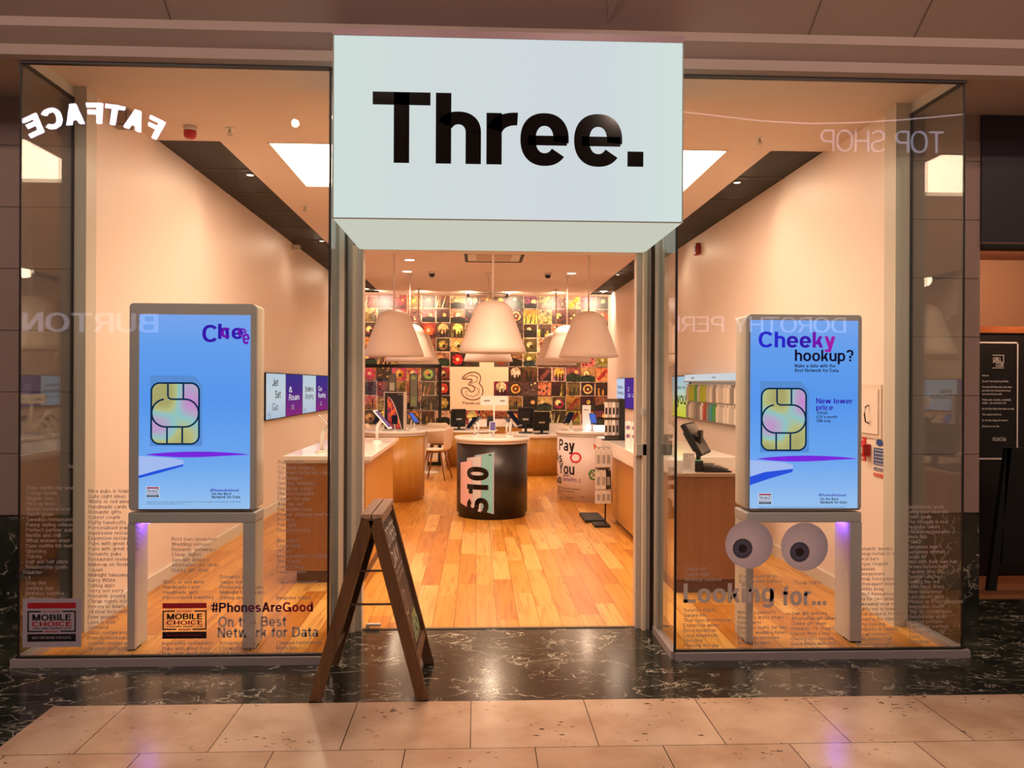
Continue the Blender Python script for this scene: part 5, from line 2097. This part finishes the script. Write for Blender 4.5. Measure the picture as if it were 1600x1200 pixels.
decal_lines(win1, ['White or red wine', 'Handmade cards', 'Handmade gifts', 'Personalised jewellery'], 254.5, 912, 8.1)
decal_lines(win1, ['Romantic pubs', 'Swipe right', 'Restaurant reviews', 'Midnight takeaways', 'Dating apps'], 343.5, 904, 8.1)
decal_lines(win1, ['French films', 'Cocktail recipes', '50 ways to leave a lover', 'Cushioning', 'Getting benched', 'Break-up songs', 'Divorce lawyers', 'Dinner for one', 'Ask me out', 'Expensive rose', 'Flower delivery near me', 'Pottery', 'Pub quiz', 'Honeymooning', '', 'Bus rides', 'Local bars', 'Offers', 'Monogrammed cufflinks', 'Tiny roses', 'Luxury rings', 'Luxury robes', '', 'Tapas restaurants', '', '', 'Bespoke tailors'], 434.5, 725, 8.15, tilt=-.1)
decal_lines(win1, ['Impressive restaurants', 'Pubs with great food', 'Pubs with great views'], 253, 1008, 8.0)
decal_lines(win1, ['Romantic poetry', 'Cheap nights out', '24 hour locksmiths'], 343, 1007.5, 8.0)
decal_lines(win1, ['Chinese restaurants', 'More fish', 'Gorgeous women'], 432, 1007, 8.0)
decal_lines(win2, ['Swipe left', 'Swipe right', 'Birthday surprise'], 1070.5, 891.5, 8.3)
decal_lines(win2, ['Surprise flights', 'Galaxy leis', 'That special restaurant', 'Expensive wines', 'Emoji meanings', 'Long weekends', 'Ghosting', 'Planning the day', 'Seat covers'], 1068, 956, 7.9)
decal_lines(win2, ['Engagement rings', 'Engagement parties'], 1155, 903, 8)
decal_lines(win2, ['Wedding planners', 'Wedding dress shops', 'Funny gifts', 'Beautiful mums for two', 'Cheesy wedding tunes', 'Best man speeches', 'Wedding cakes', 'Three roses'], 1152, 959.5, 7.9)
decal_lines(win2, ['Cheap flights'], 1240, 913, 8)
decal_lines(win2, ['3am gift delivery', 'Alternative gift ideas', 'Quirky gift ideas', 'Romantic TV shows', 'Classic Rom Coms', "Cheesy 80's movies", 'Good wines with fish', 'Nice pubs in town'], 1237, 961, 7.9, tilt=-.3)
decal_lines(win2, ['Romantic breaks', 'Cheap hotels in Venice', 'Local bars', 'Vegas chapels', 'Baaaaas', 'Honeymoons', 'Cheap honeymoons', 'Extravagant moons', 'Humble brag', 'British honeymoons', 'Tea for two deals', 'Takeaway near me', 'Nights out in town', 'What broke in Poldark', 'Breaking the internet', 'Dirty Dancing', 'Sleepless in Seattle', 'Cheap romcoms', 'Love interest GIF', 'Weekend breaks', 'Inspirational quotes'], 1340, 860, 7.85, tilt=-.1)
decal_lines(win2, ['Relationship goals', 'Living your best life', 'Outfit goals', 'The struggle is real', 'Bespoke tailors', 'Chinese restaurants', 'More fish', 'FOMO', 'Gorgeous men', 'Gorgeous women', 'Goals AF', 'Men with their own hair', 'Brows before bros', 'Tandem hire', 'Sports cars', 'Spilling the tea', 'Little black dress', 'New underwear', 'Last minute wine', "Photos or it didn't happen", 'Awesome shoes', 'Top 10 chat-up lines', 'Relationship goals', 'Special perfume', 'Expensive earrings', 'Penny loving cup', 'Exes', 'Gymwear'], 1417, 794.5, 7.8, tilt=.15)

# headline vinyls
def headline(name, label, words, m):
    t = thing(name, label, 'window sticker', tuple(pY(words[0][1], words[0][2], DEC - .0012)))
    for s, u, v, cap, u1, mm in words:
        p, q = pY(u, v, DEC - .0012), pY(u1, v, DEC - .0012)
        mb = MB()
        write(mb, s, (p.x, DEC - .0012, p.z), XD, ZD, cap * PXM, w=.21, width=q.x - p.x, seg=40)
        mb.build('lettering', mm, t)
    return t


p, q = pY(330, 956.8, DEC - .0012), pY(489, 956.8, DEC - .0012)
t = thing('window_slogan', 'dark purple to crimson hashtag lettering low on the display window', 'window sticker', tuple(p))
full = '#PhonesAreGood'
Pf, _ = text(full, 14.5 * PXM, w=.21, width=q.x - p.x, seg=40)
cnt, k0 = 0, 0
for part, mm in (('#Phon', M_vd), ('esAre', M_vm), ('Good', M_vr)):
    n_ = sum(len(glyph(c_, .21, 40)[0]) for c_ in part)
    MB().polys(Pf[k0:k0 + n_], (p.x, DEC - .0012, p.z), XD, ZD).build('lettering', mm, t)
    k0 += n_
M_vg = mat('vinyl_grey', (198, 182, 176), .5)
headline('window_slogan', 'large grey two-line network slogan under the purple hashtag', [('On the Best', 341, 979.5, 15.5, 447, M_vg), ('Network for Data', 340, 996.5, 15.5, 497, M_vg)], None)
headline('window_slogan', 'very large grey words asking what you look for under the printed eyes', [('Looking', 1068, 942, 30, 1209.5, M_vg), ('for...', 1221.5, 946, 30, 1291, M_vg)], None)


def badge(label, u, v, wpx, backing, tilt=0):
    p = pY(u, v, DEC - .001)
    t = thing('award_sticker', label, 'sticker', tuple(p), 'mobile award stickers on the window')
    mb = MB()
    if backing:
        w = wpx * PXM
        M_ = Matrix.Translation(p) @ Matrix.Rotation(tilt, 4, 'Y') @ Matrix.Translation(-p)
        q = MB()
        q.box(p.x - .025, p.x + w + .028, DEC - .0006, DEC + .0002, p.z - w * .82 - .03, p.z + .022, M=M_)
        q.build('backing', M_back, t)
    award(mb, p.x, p.z, wpx * PXM, DEC - .0014, (0, 1, 2 if backing else None), 16)
    if not backing:
        pass
    mb.build('printed_badge', [M_red, M_blk2, M_back], t)
    return t


badge('award sticker without backing, beside the purple hashtag', 254, 942.5, 65.5, False)
badge('award sticker on a pale backing card at the outer lower corner of the window', 43, 942, 71, True)
# printed eyes
for i, (u, v, r, iu, iv) in enumerate(((1170.5, 850.5, 37.5, 1160.3, 857), (1257, 854, 37.5, 1249.5, 862.5))):
    p = pY(u, v, DEC - .0016)
    q = pY(iu, iv, DEC - .0016)
    t = thing('eye_sticker', ('big round eyeball sticker overlapping the totem leg, dark pupil low', 'big round eyeball sticker in the gap between the totem legs')[i], 'sticker', tuple(p), 'printed eyeballs on the window')
    mb = MB()

    def disc(mb, c, y, r0, r1, m=0, n=56):
        rows = []
        for rr in (r0, r1):
            rows.append([(c.x + rr * PXM * math.cos(2 * PI * k / n), y, c.z + rr * PXM * math.sin(2 * PI * k / n)) for k in range(n)])
        mb.grid(rows, m, True, False)
    disc(mb, p, DEC - .0016, .01, r)
    em = mat('eyeball_print', (190, 178, 190), .4)
    nt, ns, lk, bb = nodes(em)
    if not bb.inputs['Base Color'].is_linked:
        tc = N(nt, 'ShaderNodeTexCoord')
        gr = N(nt, 'ShaderNodeTexGradient', gradient_type='SPHERICAL')
        mp = N(nt, 'ShaderNodeMapping')
        mp.inputs['Location'].default_value = (.2, 0, .1)
        mp.inputs['Scale'].default_value = (5.2, 5.2, 5.2)
        lk.new(tc.outputs['Object'], mp.inputs['Vector'])
        lk.new(mp.outputs[0], gr.inputs[0])
        lk.new(ramp(nt, gr.outputs['Fac'], [(0, (160, 154, 170)), (.4, (196, 184, 198)), (1, (226, 212, 216))]), bb.inputs['Base Color'])
    mb.build('eyeball', em, t)
    mb = MB()
    disc(mb, q, DEC - .0024, 6.2, 15.5)
    im = mat('iris_print', (62, 62, 84), .4)
    mb.build('iris', im, t)
    mb = MB()
    for k in range(40):
        a = 2 * PI * k / 40 + .04
        r0, r1 = 7.2, random.uniform(11, 14.6)
        mb.face([(q.x + rr * PXM * math.cos(a + d), DEC - .0027, q.z + rr * PXM * math.sin(a + d)) for rr, d in ((r0, 0), (r1, .02), (r1, .07), (r0, .05))])
    mb.build('iris_rays', mat('iris_ray_print', (110, 112, 140), .4), t)['kind'] = 'stuff'
    mb = MB()
    disc(mb, q, DEC - .0030, .01, 6.4)
    mb.build('pupil', M_blk2, t)

# ================================================================ wooden A-board
AB = thing('chalk_a_board', 'wooden A-frame chalkboard standing on the marble before the entrance', 'A-board', (-.49, 4.1, 0))
M_abw = wood('dark_stained_timber', (84, 56, 32), (112, 76, 44), 'Z', .5)
M_abt = wood('pale_top_timber', (150, 116, 92), (168, 134, 108), 'Y', .6)
Y0, Y1 = 3.84, 4.37
top = .86


def leaf(sgn, xb, name):
    """one leaf: two posts, rails and a chalk panel. sgn: side of the foot"""
    xt = -.495 + sgn * .022
    d = Vector((xb - xt, 0, -top + .0)).normalized()
    wdir = Vector((d.z, 0, -d.x)) * (-sgn)      # outwards, normal to the leaf

    def P(k, y, off=0.0):
        p = Vector((xt, y, top)) + d * k
        return p + wdir * off
    L = top / -d.z
    for ya, yb in ((Y0, Y0 + .03), (Y1 - .03, Y1)):
        q = [P(0, ya, -.0), P(L, ya, -.0), P(L, ya, -.034), P(0, ya, -.034)]
        q = [P(0.0, ya, .024), P(L, ya, .024), P(L, ya, -.034), P(0.0, ya, -.034)]
        for v_ in q:
            v_.z = max(v_.z, 0)
        MB().prism(q, (0, yb - ya, 0)).build('leg', M_abw, AB)
    for k0, k1 in ((.0, .035), (.70, .735)):
        q = [P(k0, Y0 + .03, .018), P(k1, Y0 + .03, .018), P(k1, Y0 + .03, -.018), P(k0, Y0 + .03, -.018)]
        MB().prism(q, (0, Y1 - Y0 - .06, 0)).build('rail', M_abt if k0 == 0 else M_abw, AB)
    q = [P(.035, Y0 + .03, .006), P(.70, Y0 + .03, .006), P(.70, Y0 + .03, -.006), P(.035, Y0 + .03, -.006)]
    MB().prism(q, (0, Y1 - Y0 - .06, 0)).build('chalk_panel', mat('chalkboard', (52, 44, 38), .55), AB)
    return P, d, wdir


P1, d1, w1 = leaf(1, -.245, 'r')
leaf(-1, -.76, 'l')
MB().box(-.545, -.498, Y0, Y1, top + .0, top + .022).build('top_cap', M_abt, AB)
MB().box(-.49, -.443, Y0, Y1, top + .0, top + .022).build('top_cap', M_abt, AB)
for z in (.60, .44):
    f = (top - z) / top
    for y in (Y0 + .05,):
        MB().box(-.505 - .24 * f, -.485 + .24 * f, y, y + .012, z, z + .008).build('stay_bar', mat('stay_metal', (96, 80, 66), .4, .4), AB)
mb = MB()
up = -d1


def chalk(s, k, y, size, width, w=.1, m=0):
    o = P1(k, y, .0072)
    Pn, _ = text(s, size, w=w, width=width, seg=16)
    mb.polys(Pn, o, YD, up, m)


def chalk_line(pts, wd, m=0):
    rows = []
    for i_, (y, k) in enumerate(pts):
        a_ = Vector(pts[min(i_ + 1, len(pts) - 1)]) - Vector(pts[max(i_ - 1, 0)])
        a_.normalize()
        n_ = Vector((-a_.y, a_.x)) * wd / 2
        rows.append([P1(k + n_.y, y + n_.x, .0073), P1(k - n_.y, y - n_.x, .0073)])
    mb.grid(rows, m, False, False)


chalk('MOTHERS', .17, Y0 + .05, .09, .43, .15)
chalk('DAY', .275, Y0 + .12, .08, .28, .16)
chalk('Phones and more', .31, Y0 + .08, .022, .36, .1)
chalk('for your mum', .345, Y0 + .12, .022, .28, .1)
chalk_line([(Y0 + .20 + .07 * math.sin(a * .5) * math.cos(a), .46 + .06 * math.sin(a)) for a in [k * .35 for k in range(37)]], .005)
chalk_line([(Y0 + .13, .40), (Y0 + .14, .50), (Y0 + .19, .57), (Y0 + .22, .62), (Y0 + .30, .60), (Y0 + .34, .50), (Y0 + .35, .42)], .005)
chalk_line([(Y0 + .22, .62), (Y0 + .20, .645), (Y0 + .23, .66)], .004)
chalk('only', .585, Y0 + .27, .045, .17, .16, 1)
chalk('20', .655, Y0 + .22, .075, .24, .2, 2)
chalk_line([(Y0 + .2, .665), (Y0 + .3, .668), (Y0 + .44, .664)], .006, 1)
mb.build('chalk_writing', [mat('chalk_white', (216, 206, 196), .8), mat('chalk_yellow', (200, 206, 130), .8), mat('chalk_green', (146, 190, 140), .8)], AB)

# ================================================================ wall and ceiling fittings
def onwall(u0, v0, u1, v1, side):
    X = XL if side < 0 else XR
    a, b = pX(u0, v0, X), pX(u1, v1, X)
    return min(a.y, b.y), max(a.y, b.y), b.z, a.z


y0, y1, z0, z1 = onwall(1349, 608, 1376, 679, 1)
t = thing('access_panel', 'white cupboard door with an arched handle set in the side wall above the fire signs', 'wall cupboard', (XR, (y0 + y1) / 2, z0))
MB().box(XR - .008, XR - .001, y0 - .02, y1 + .03, z0 - .03, z1 + .03).build('frame', paint('access_frame', (222, 206, 190), .5), t)
MB().box(XR - .016, XR - .008, y0 + .01, y1, z0, z1).build('door', M_wall, t)
mb = MB()
zc = (z0 + z1) / 2 - .02
mb.tube([(XR - .016, y0 + .13, zc + .06), (XR - .04, y0 + .125, zc + .05), (XR - .05, y0 + .12, zc), (XR - .04, y0 + .125, zc - .05), (XR - .016, y0 + .13, zc - .06)], .005, 8)
mb.build('handle', mat('antique_handle', (70, 58, 44), .4, .5), t)


def wall_sign(name, label, box, side, col, lines=0, cat='sign', words=None):
    y0, y1, z0, z1 = onwall(*box, side)
    X = XL + .002 if side < 0 else XR - .002
    X2 = X + .004 * (-side)
    t = thing(name, label, cat, (X, (y0 + y1) / 2, z0))
    MB().box(min(X, X2), max(X, X2), y0, y1, z0, z1).build('plate', mat('sign_' + '_'.join(map(str, col)), col, .5), t)
    mb = MB()
    Xf = X2 + .0008 * (-side)
    xd = YD if side < 0 else -YD
    ys = y0 if side < 0 else y1
    H_, W_ = z1 - z0, y1 - y0
    for k, s in enumerate(words or []):
        n = len(words)
        hh = H_ / n * .55
        write(mb, s, (Xf, ys + (W_ * .1) * (1 if side < 0 else -1), z1 - H_ * (k + .8) / n), xd, ZD, hh, w=.2, width=W_ * min(.8, .12 * len(s)), seg=8)
    if mb.v:
        mb.build('lettering', M_whitem, t)


wall_sign('fire_action_sign', 'tall red fire sign with white lettering under the wall cupboard', (1346, 681, 1353.5, 720), 1, (206, 36, 44), words=['Fire', 'action', 'Break', 'glass'])
wall_sign('safety_sign', 'blue instruction sign with white lines on the till side wall', (1366.5, 699, 1384, 729), 1, (34, 76, 146), words=['On discovering a fire', 'sound the alarm', 'leave the building', 'by the nearest exit', 'call the brigade'])
wall_sign('safety_sign', 'narrow blue strip sign just under the larger blue sign', (1366.5, 730, 1384, 737.5), 1, (38, 74, 140), words=['assembly point'])
wall_sign('warning_sign', 'small red sign lowest on the till side wall', (1366.5, 738.5, 1384, 748), 1, (200, 30, 42), words=['do not use', 'lifts'])
y0, y1, z0, z1 = onwall(1372, 687, 1378, 697, 1)
t = thing('safety_roundel', 'small round blue sticker above the blue instruction sign', 'sign', (XR, (y0 + y1) / 2, z0))
mb = MB()
n = 28
mb.face([(XR - .004, (y0 + y1) / 2 + .045 * math.cos(2 * PI * k / n), (z0 + z1) / 2 + .022 * math.sin(2 * PI * k / n)) for k in range(n)])
mb.build('disc', mat('sign_34_76_146', (34, 76, 146), .5), t)
y0, y1, z0, z1 = onwall(1353.5, 693, 1361, 713, 1)
t = thing('fire_call_point', 'red break-glass fire call point box on the till side wall', 'fire alarm', (XR, (y0 + y1) / 2, z0))
MB().box(XR - .05, XR - .002, y0, y1, z0, z1).build('housing', mat('call_point_red', (176, 24, 30), .4), t, bevel=.004)
MB().box(XR - .053, XR - .05, y0 + .02, y1 - .02, z0 + .02, z1 - .02).build('glass_insert', M_whitem, t)
wall_sign('fire_action_sign', 'red and white fire sign half behind the poster totem', (202, 697, 209, 715), -1, (206, 36, 44), words=['Fire', 'exit'])
wall_sign('exit_sign', 'green sign between two red ones on the wall by the poster totem', (202, 716.5, 209, 738), -1, (38, 96, 60), words=['exit', 'keep clear'])
wall_sign('warning_sign', 'small red sign lowest on the wall by the poster totem', (202, 741, 209, 752), -1, (214, 34, 40), words=['stop'])
y0, y1, z0, z1 = onwall(1089, 383, 1099, 395, 1)
t = thing('wall_sounder', 'small red alarm sounder on the till side wall under the dark ceiling slot', 'fire alarm', (XR, (y0 + y1) / 2, z0))
MB().box(XR - .06, XR - .002, y0 + .1, y0 + .22, z0, z1).build('housing', mat('sounder_red', (140, 28, 26), .4), t, bevel=.012)
MB().box(XR - .065, XR - .06, y0 + .12, y0 + .2, z0 + .03, z1 - .03).build('grille', mat('sounder_dark', (90, 16, 18), .5), t)
y0, y1, z0, z1 = onwall(456, 382, 465, 397, -1)
t = thing('wall_speaker', 'small pale speaker on the wall above the five screens, close to the dark slot', 'speaker', (XL, (y0 + y1) / 2, z0))
MB().box(XL + .002, XL + .09, y0, y0 + .12, z0, z1).build('housing', M_trimw, t, bevel=.006)
MB().box(XL + .09, XL + .093, y0 + .015, y0 + .105, z0 + .02, z1 - .02).build('grille', mat('speaker_grille', (170, 150, 130), .6), t)
p = pY(164, 187, 5.35)
t = thing('wall_speaker', 'grey box speaker high on the wall corner behind the mirrored white letters', 'speaker', (XL + .06, 5.35, p.z))
MB().box(XL + .002, XL + .10, 5.30, 5.40, p.z - .05, p.z + .05).build('housing', mat('speaker_grey', (140, 122, 108), .5), t, bevel=.004)
MB().box(XL + .02, XL + .085, 5.296, 5.30, p.z - .04, p.z + .04).build('grille', mat('speaker_grille', (170, 150, 130), .6), t)

# ceiling fittings
p = pZ(297, 198, H)
t = thing('ceiling_sounder', 'white and red alarm beacon on the ceiling over the poster totem', 'fire alarm', tuple(p))
MB().lathe([(.045, H - .03), (.045, H)], 32, cen=(p.x, p.y, 0)).build('base', M_trimw, t)
MB().lathe([(.005, H - .085), (.028, H - .083), (.04, H - .07), (.043, H - .03)], 32, cen=(p.x, p.y, 0)).build('red_lens', mat('beacon_red', (190, 20, 24), .3), t)


def sprinkler(u, v, label, proto=None):
    p = pZ(u, v, H)
    if proto is None:
        t = thing('ceiling_sprinkler', label, 'sprinkler', tuple(p), 'sprinkler heads in the shop ceiling', world=False)
        MB().lathe([(.03, -.004), (.034, 0)], 20).build('escutcheon', M_trimw, t)
        MB().tube([(0, 0, 0), (0, 0, -.03)], .008, 8).lathe([(.016, -.046), (.018, -.043)], 14).tube([(-.012, 0, -.02), (-.014, 0, -.035), (0, 0, -.045)], .002, 6).tube([(.012, 0, -.02), (.014, 0, -.035), (0, 0, -.045)], .002, 6).build('head', M_alud, t)
        return t
    return dup(proto, tuple(p), 0, label)


sp = sprinkler(359, 201, 'sprinkler head on the ceiling beside the red alarm beacon')
sprinkler(1187, 216, 'sprinkler head before the luminous panel on the till side', sp)
sprinkler(229, 222, 'sprinkler head at the wall corner before the dark slot', sp)
sprinkler(476, 323, 'sprinkler head between the luminous panel and the dark slot', sp)
sprinkler(655, 452, 'sprinkler head far back over the oak plinth', sp)
for i, (u, v, lb) in enumerate(((675, 425, 'dome camera on the ceiling beside the central pendant rod, booth side'), (856, 427, 'dome camera on the ceiling near the pendant over the printed plinth'))):
    p = pZ(u, v, H)
    t = thing('dome_camera', lb, 'camera', tuple(p), 'dome cameras on the ceiling')
    MB().lathe([(.06, H - .03), (.065, H)], 28, cen=(p.x, p.y, 0)).build('base_ring', M_trimw, t)
    MB().lathe([(.002, H - .085), (.028, H - .078), (.046, H - .055), (.05, H - .03)], 28, cen=(p.x, p.y, 0)).build('dark_dome', M_blackg, t)
for i, (u0, u1, v, lb) in enumerate(((722, 822, 399, 'square ceiling air unit with dark corners just inside the door'), (727, 797, 459, 'square ceiling air unit with a dark curved slot near the picture wall'))):
    a, b = pZ(u0, v, H), pZ(u1, v, H)
    cx, w_ = (a.x + b.x) / 2, (b.x - a.x) / 2
    cy = a.y
    t = thing('ceiling_air_unit', lb, 'air conditioner', (cx, cy, H))
    MB().box(cx - w_, cx + w_, cy - w_, cy + w_, H - .03, H).build('fascia', M_trimw, t, bevel=.01)
    MB().box(cx - w_ * .55, cx + w_ * .55, cy - w_ * .55, cy + w_ * .55, H - .036, H - .03).build('intake_grille', mat('air_grille', (190, 166, 146), .5), t)
    for q in ((-.9, .9, -.86, -.76), (-.9, .9, .76, .86)):
        MB().box(cx + q[0] * w_, cx + q[1] * w_, cy + q[2] * w_, cy + q[3] * w_, H - .037, H - .03).build('air_slot', M_black, t)
    for q in ((-.92, -.82, -.7, .7), (.82, .92, -.7, .7)):
        MB().box(cx + q[0] * w_, cx + q[1] * w_, cy + q[2] * w_, cy + q[3] * w_, H - .037, H - .03).build('air_slot', M_black, t)

# ================================================================ neighbouring unit beyond the stone pier
NX = RX
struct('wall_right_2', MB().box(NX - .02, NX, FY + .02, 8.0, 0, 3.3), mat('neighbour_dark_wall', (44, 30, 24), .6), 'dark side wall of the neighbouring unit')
struct('floor_3', MB().box(NX, 6.5, 5.55, 8.0, 0, .006), paint('neighbour_floor', (146, 98, 64), .4, .4, .1), 'tan floor inside the neighbouring unit')
struct('trim_17', MB().box(NX - .02, 6.5, FY - .1, 5.55, -.05, .001), M_marble, 'marble threshold of the neighbouring unit')
struct('ceiling_4', MB().box(NX, 6.5, FY + .1, 8.0, 2.62, 2.66), mat('neighbour_ceiling', (150, 92, 60), .8), 'ceiling of the neighbouring unit')
struct('wall_back_2', MB().box(NX, 6.5, 7.0, 7.1, 0, 2.7), paint('neighbour_wall', (178, 136, 106), .7, .2, .05), 'warm rear wall of the neighbouring unit')
a, b = pY(1535, 172, FY - .02), pY(1600, 379, FY - .02)
a.z = min(a.z, GT + .008)
t = thing('shop_fascia_panel', 'plain charcoal fascia panel over the neighbouring shop entrance', 'shop fascia', (4.2, FY, b.z))
MB().box(a.x, 6.2, FY - .02, FY + .1, b.z, a.z).build('panel', mat('charcoal_fascia', (44, 38, 46), .45), t)
MB().box(a.x, 6.2, FY - .03, FY + .1, b.z - .035, b.z - .012).build('black_lip', M_black, t)
MB().box(a.x, 6.2, FY - .025, FY + .1, b.z - .012, b.z).build('trim_lip', mat('fascia_lip', (110, 78, 60), .5), t)
lamp('neighbour_lamp_light', 'POINT', (4.3, 5.9, 2.45), 38, (1, .64, .42), .05)
NP = 6.2
a, b = pY(1534, 534, NP), pY(1592, 708, NP)
t = thing('menu_board', 'black burger club notice board with a white border in the neighbouring unit', 'notice board', (a.x, NP, b.z))
zt, zb = a.z, b.z
MB().box(NX + .002, b.x + .10, NP, NP + .05, .02, zt + .07).build('board', mat('board_black', (20, 16, 15), .5), t)
MB().box(NX + .002, b.x + .14, NP - .01, NP + .06, zt + .07, zt + .12).build('top_rail', wood('rail_wood', (150, 84, 44), (172, 100, 56), 'X'), t)
MB().box(b.x + .10, b.x + .14, NP - .01, NP + .06, .02, zt + .07).build('side_rail', wood('rail_wood_upright', (110, 58, 32), (126, 70, 40), 'Z'), t)
mb = MB()
mb.box(NX + .02, b.x - .01, NP - .003, NP, zt - .012, zt)
mb.box(b.x - .02, b.x - .01, NP - .003, NP, zb + .02, zt)
mb.box(NX + .02, b.x - .04, NP - .003, NP, zb - .05, zb - .038)
mb.build('border', M_whitem, t)
mb = MB()


def mtext(s, u, v, px, u1, w=.18):
    p, q = pY(u, v, NP - .004), pY(u1, v, NP - .004)
    write(mb, s, (p.x, NP - .004, p.z), XD, ZD, px / FPX * 6.3, w=w, width=q.x - p.x, seg=12)


mtext('GRILL', 1551.5, 565, 7, 1564.5)
mtext('CLUB', 1556, 573, 7, 1568)
for q in ((1550.5, 554.5, 1569, 555.5), (1550.5, 565.8, 1569, 566.6), (1550.5, 574.5, 1569, 575.5), (1567.5, 555, 1568.5, 566)):
    c, d = pY(q[0], q[1], NP - .004), pY(q[2], q[3], NP - .004)
    mb.box(c.x, d.x, NP - .005, NP - .004, d.z, c.z)
mb.build('logo_lettering', M_whitem, t)
mb = MB()
for s, v, u1 in (('Hello you.', 588, 1545), ('So you? Your day just got better.', 597, 1576), ('Our new Grill Club means that when', 606, 1581), ('you need a hot, cheesy pick me up,', 611.5, 1579), ("we've got what you want.", 617, 1566), ('Flatbreads, toasties, meatballs,', 626, 1580), ('salads - you can have it all.', 631, 1572), ("It's the little things that make us smile.", 640, 1585), ('This is good mood food.', 649, 1565), ('So sit back, enjoy the moment.', 658, 1575), ('Welcome to our club', 667.5, 1561)):
    mtext(s, 1534.5, v, 3, u1, .16)
mtext('#GrbClub', 1551, 689, 6, 1572, .14)
mb.build('small_print', M_whitem, t)
t = thing('display_easel', 'black folding easel leg standing on the tan floor beyond the stone pier', 'easel', (3.9, 5.8, 0))
a, b, c = pZ(1550, 945, 0), pY(1574, 700, 5.9), pZ(1600, 945, 0)
ye = 5.75
L = lambda u, v: pY(u, v, ye)
q = [L(1544, 944), L(1557, 944), L(1581, 700), L(1573, 700)]
for v_ in q:
    v_.z = max(v_.z, .006)
MB().prism(q, (0, .04, 0)).build('leg', M_black, t)
q = [L(1573, 700), L(1640, 700), L(1650, 880), L(1566, 880)]
MB().prism(q, (0, .03, 0)).build('panel', M_black, t)
mb = MB()
r_ = random.Random(3)
for k in range(9):
    u, v = 1582 + r_.uniform(0, 40), 800 + k * 9
    p = pY(u, v, 6.9)
    mb.box(p.x, p.x + r_.uniform(.06, .2), 6.85, 6.9, p.z, p.z + .03, k % 3)
t = thing('snack_shelf', 'dim shelf of dark red and brown packs behind the easel', 'shelf', (4.4, 6.85, 0))
MB().box(4.1, 5.6, 6.85, 6.98, 0, 1.1).build('body', mat('shelf_dark', (30, 20, 18), .6), t)
mb.build('packs', [mat('pack_red', (120, 26, 34), .5), mat('pack_tan', (130, 84, 50), .5), mat('pack_plum', (86, 34, 60), .5)], t)['kind'] = 'stuff'
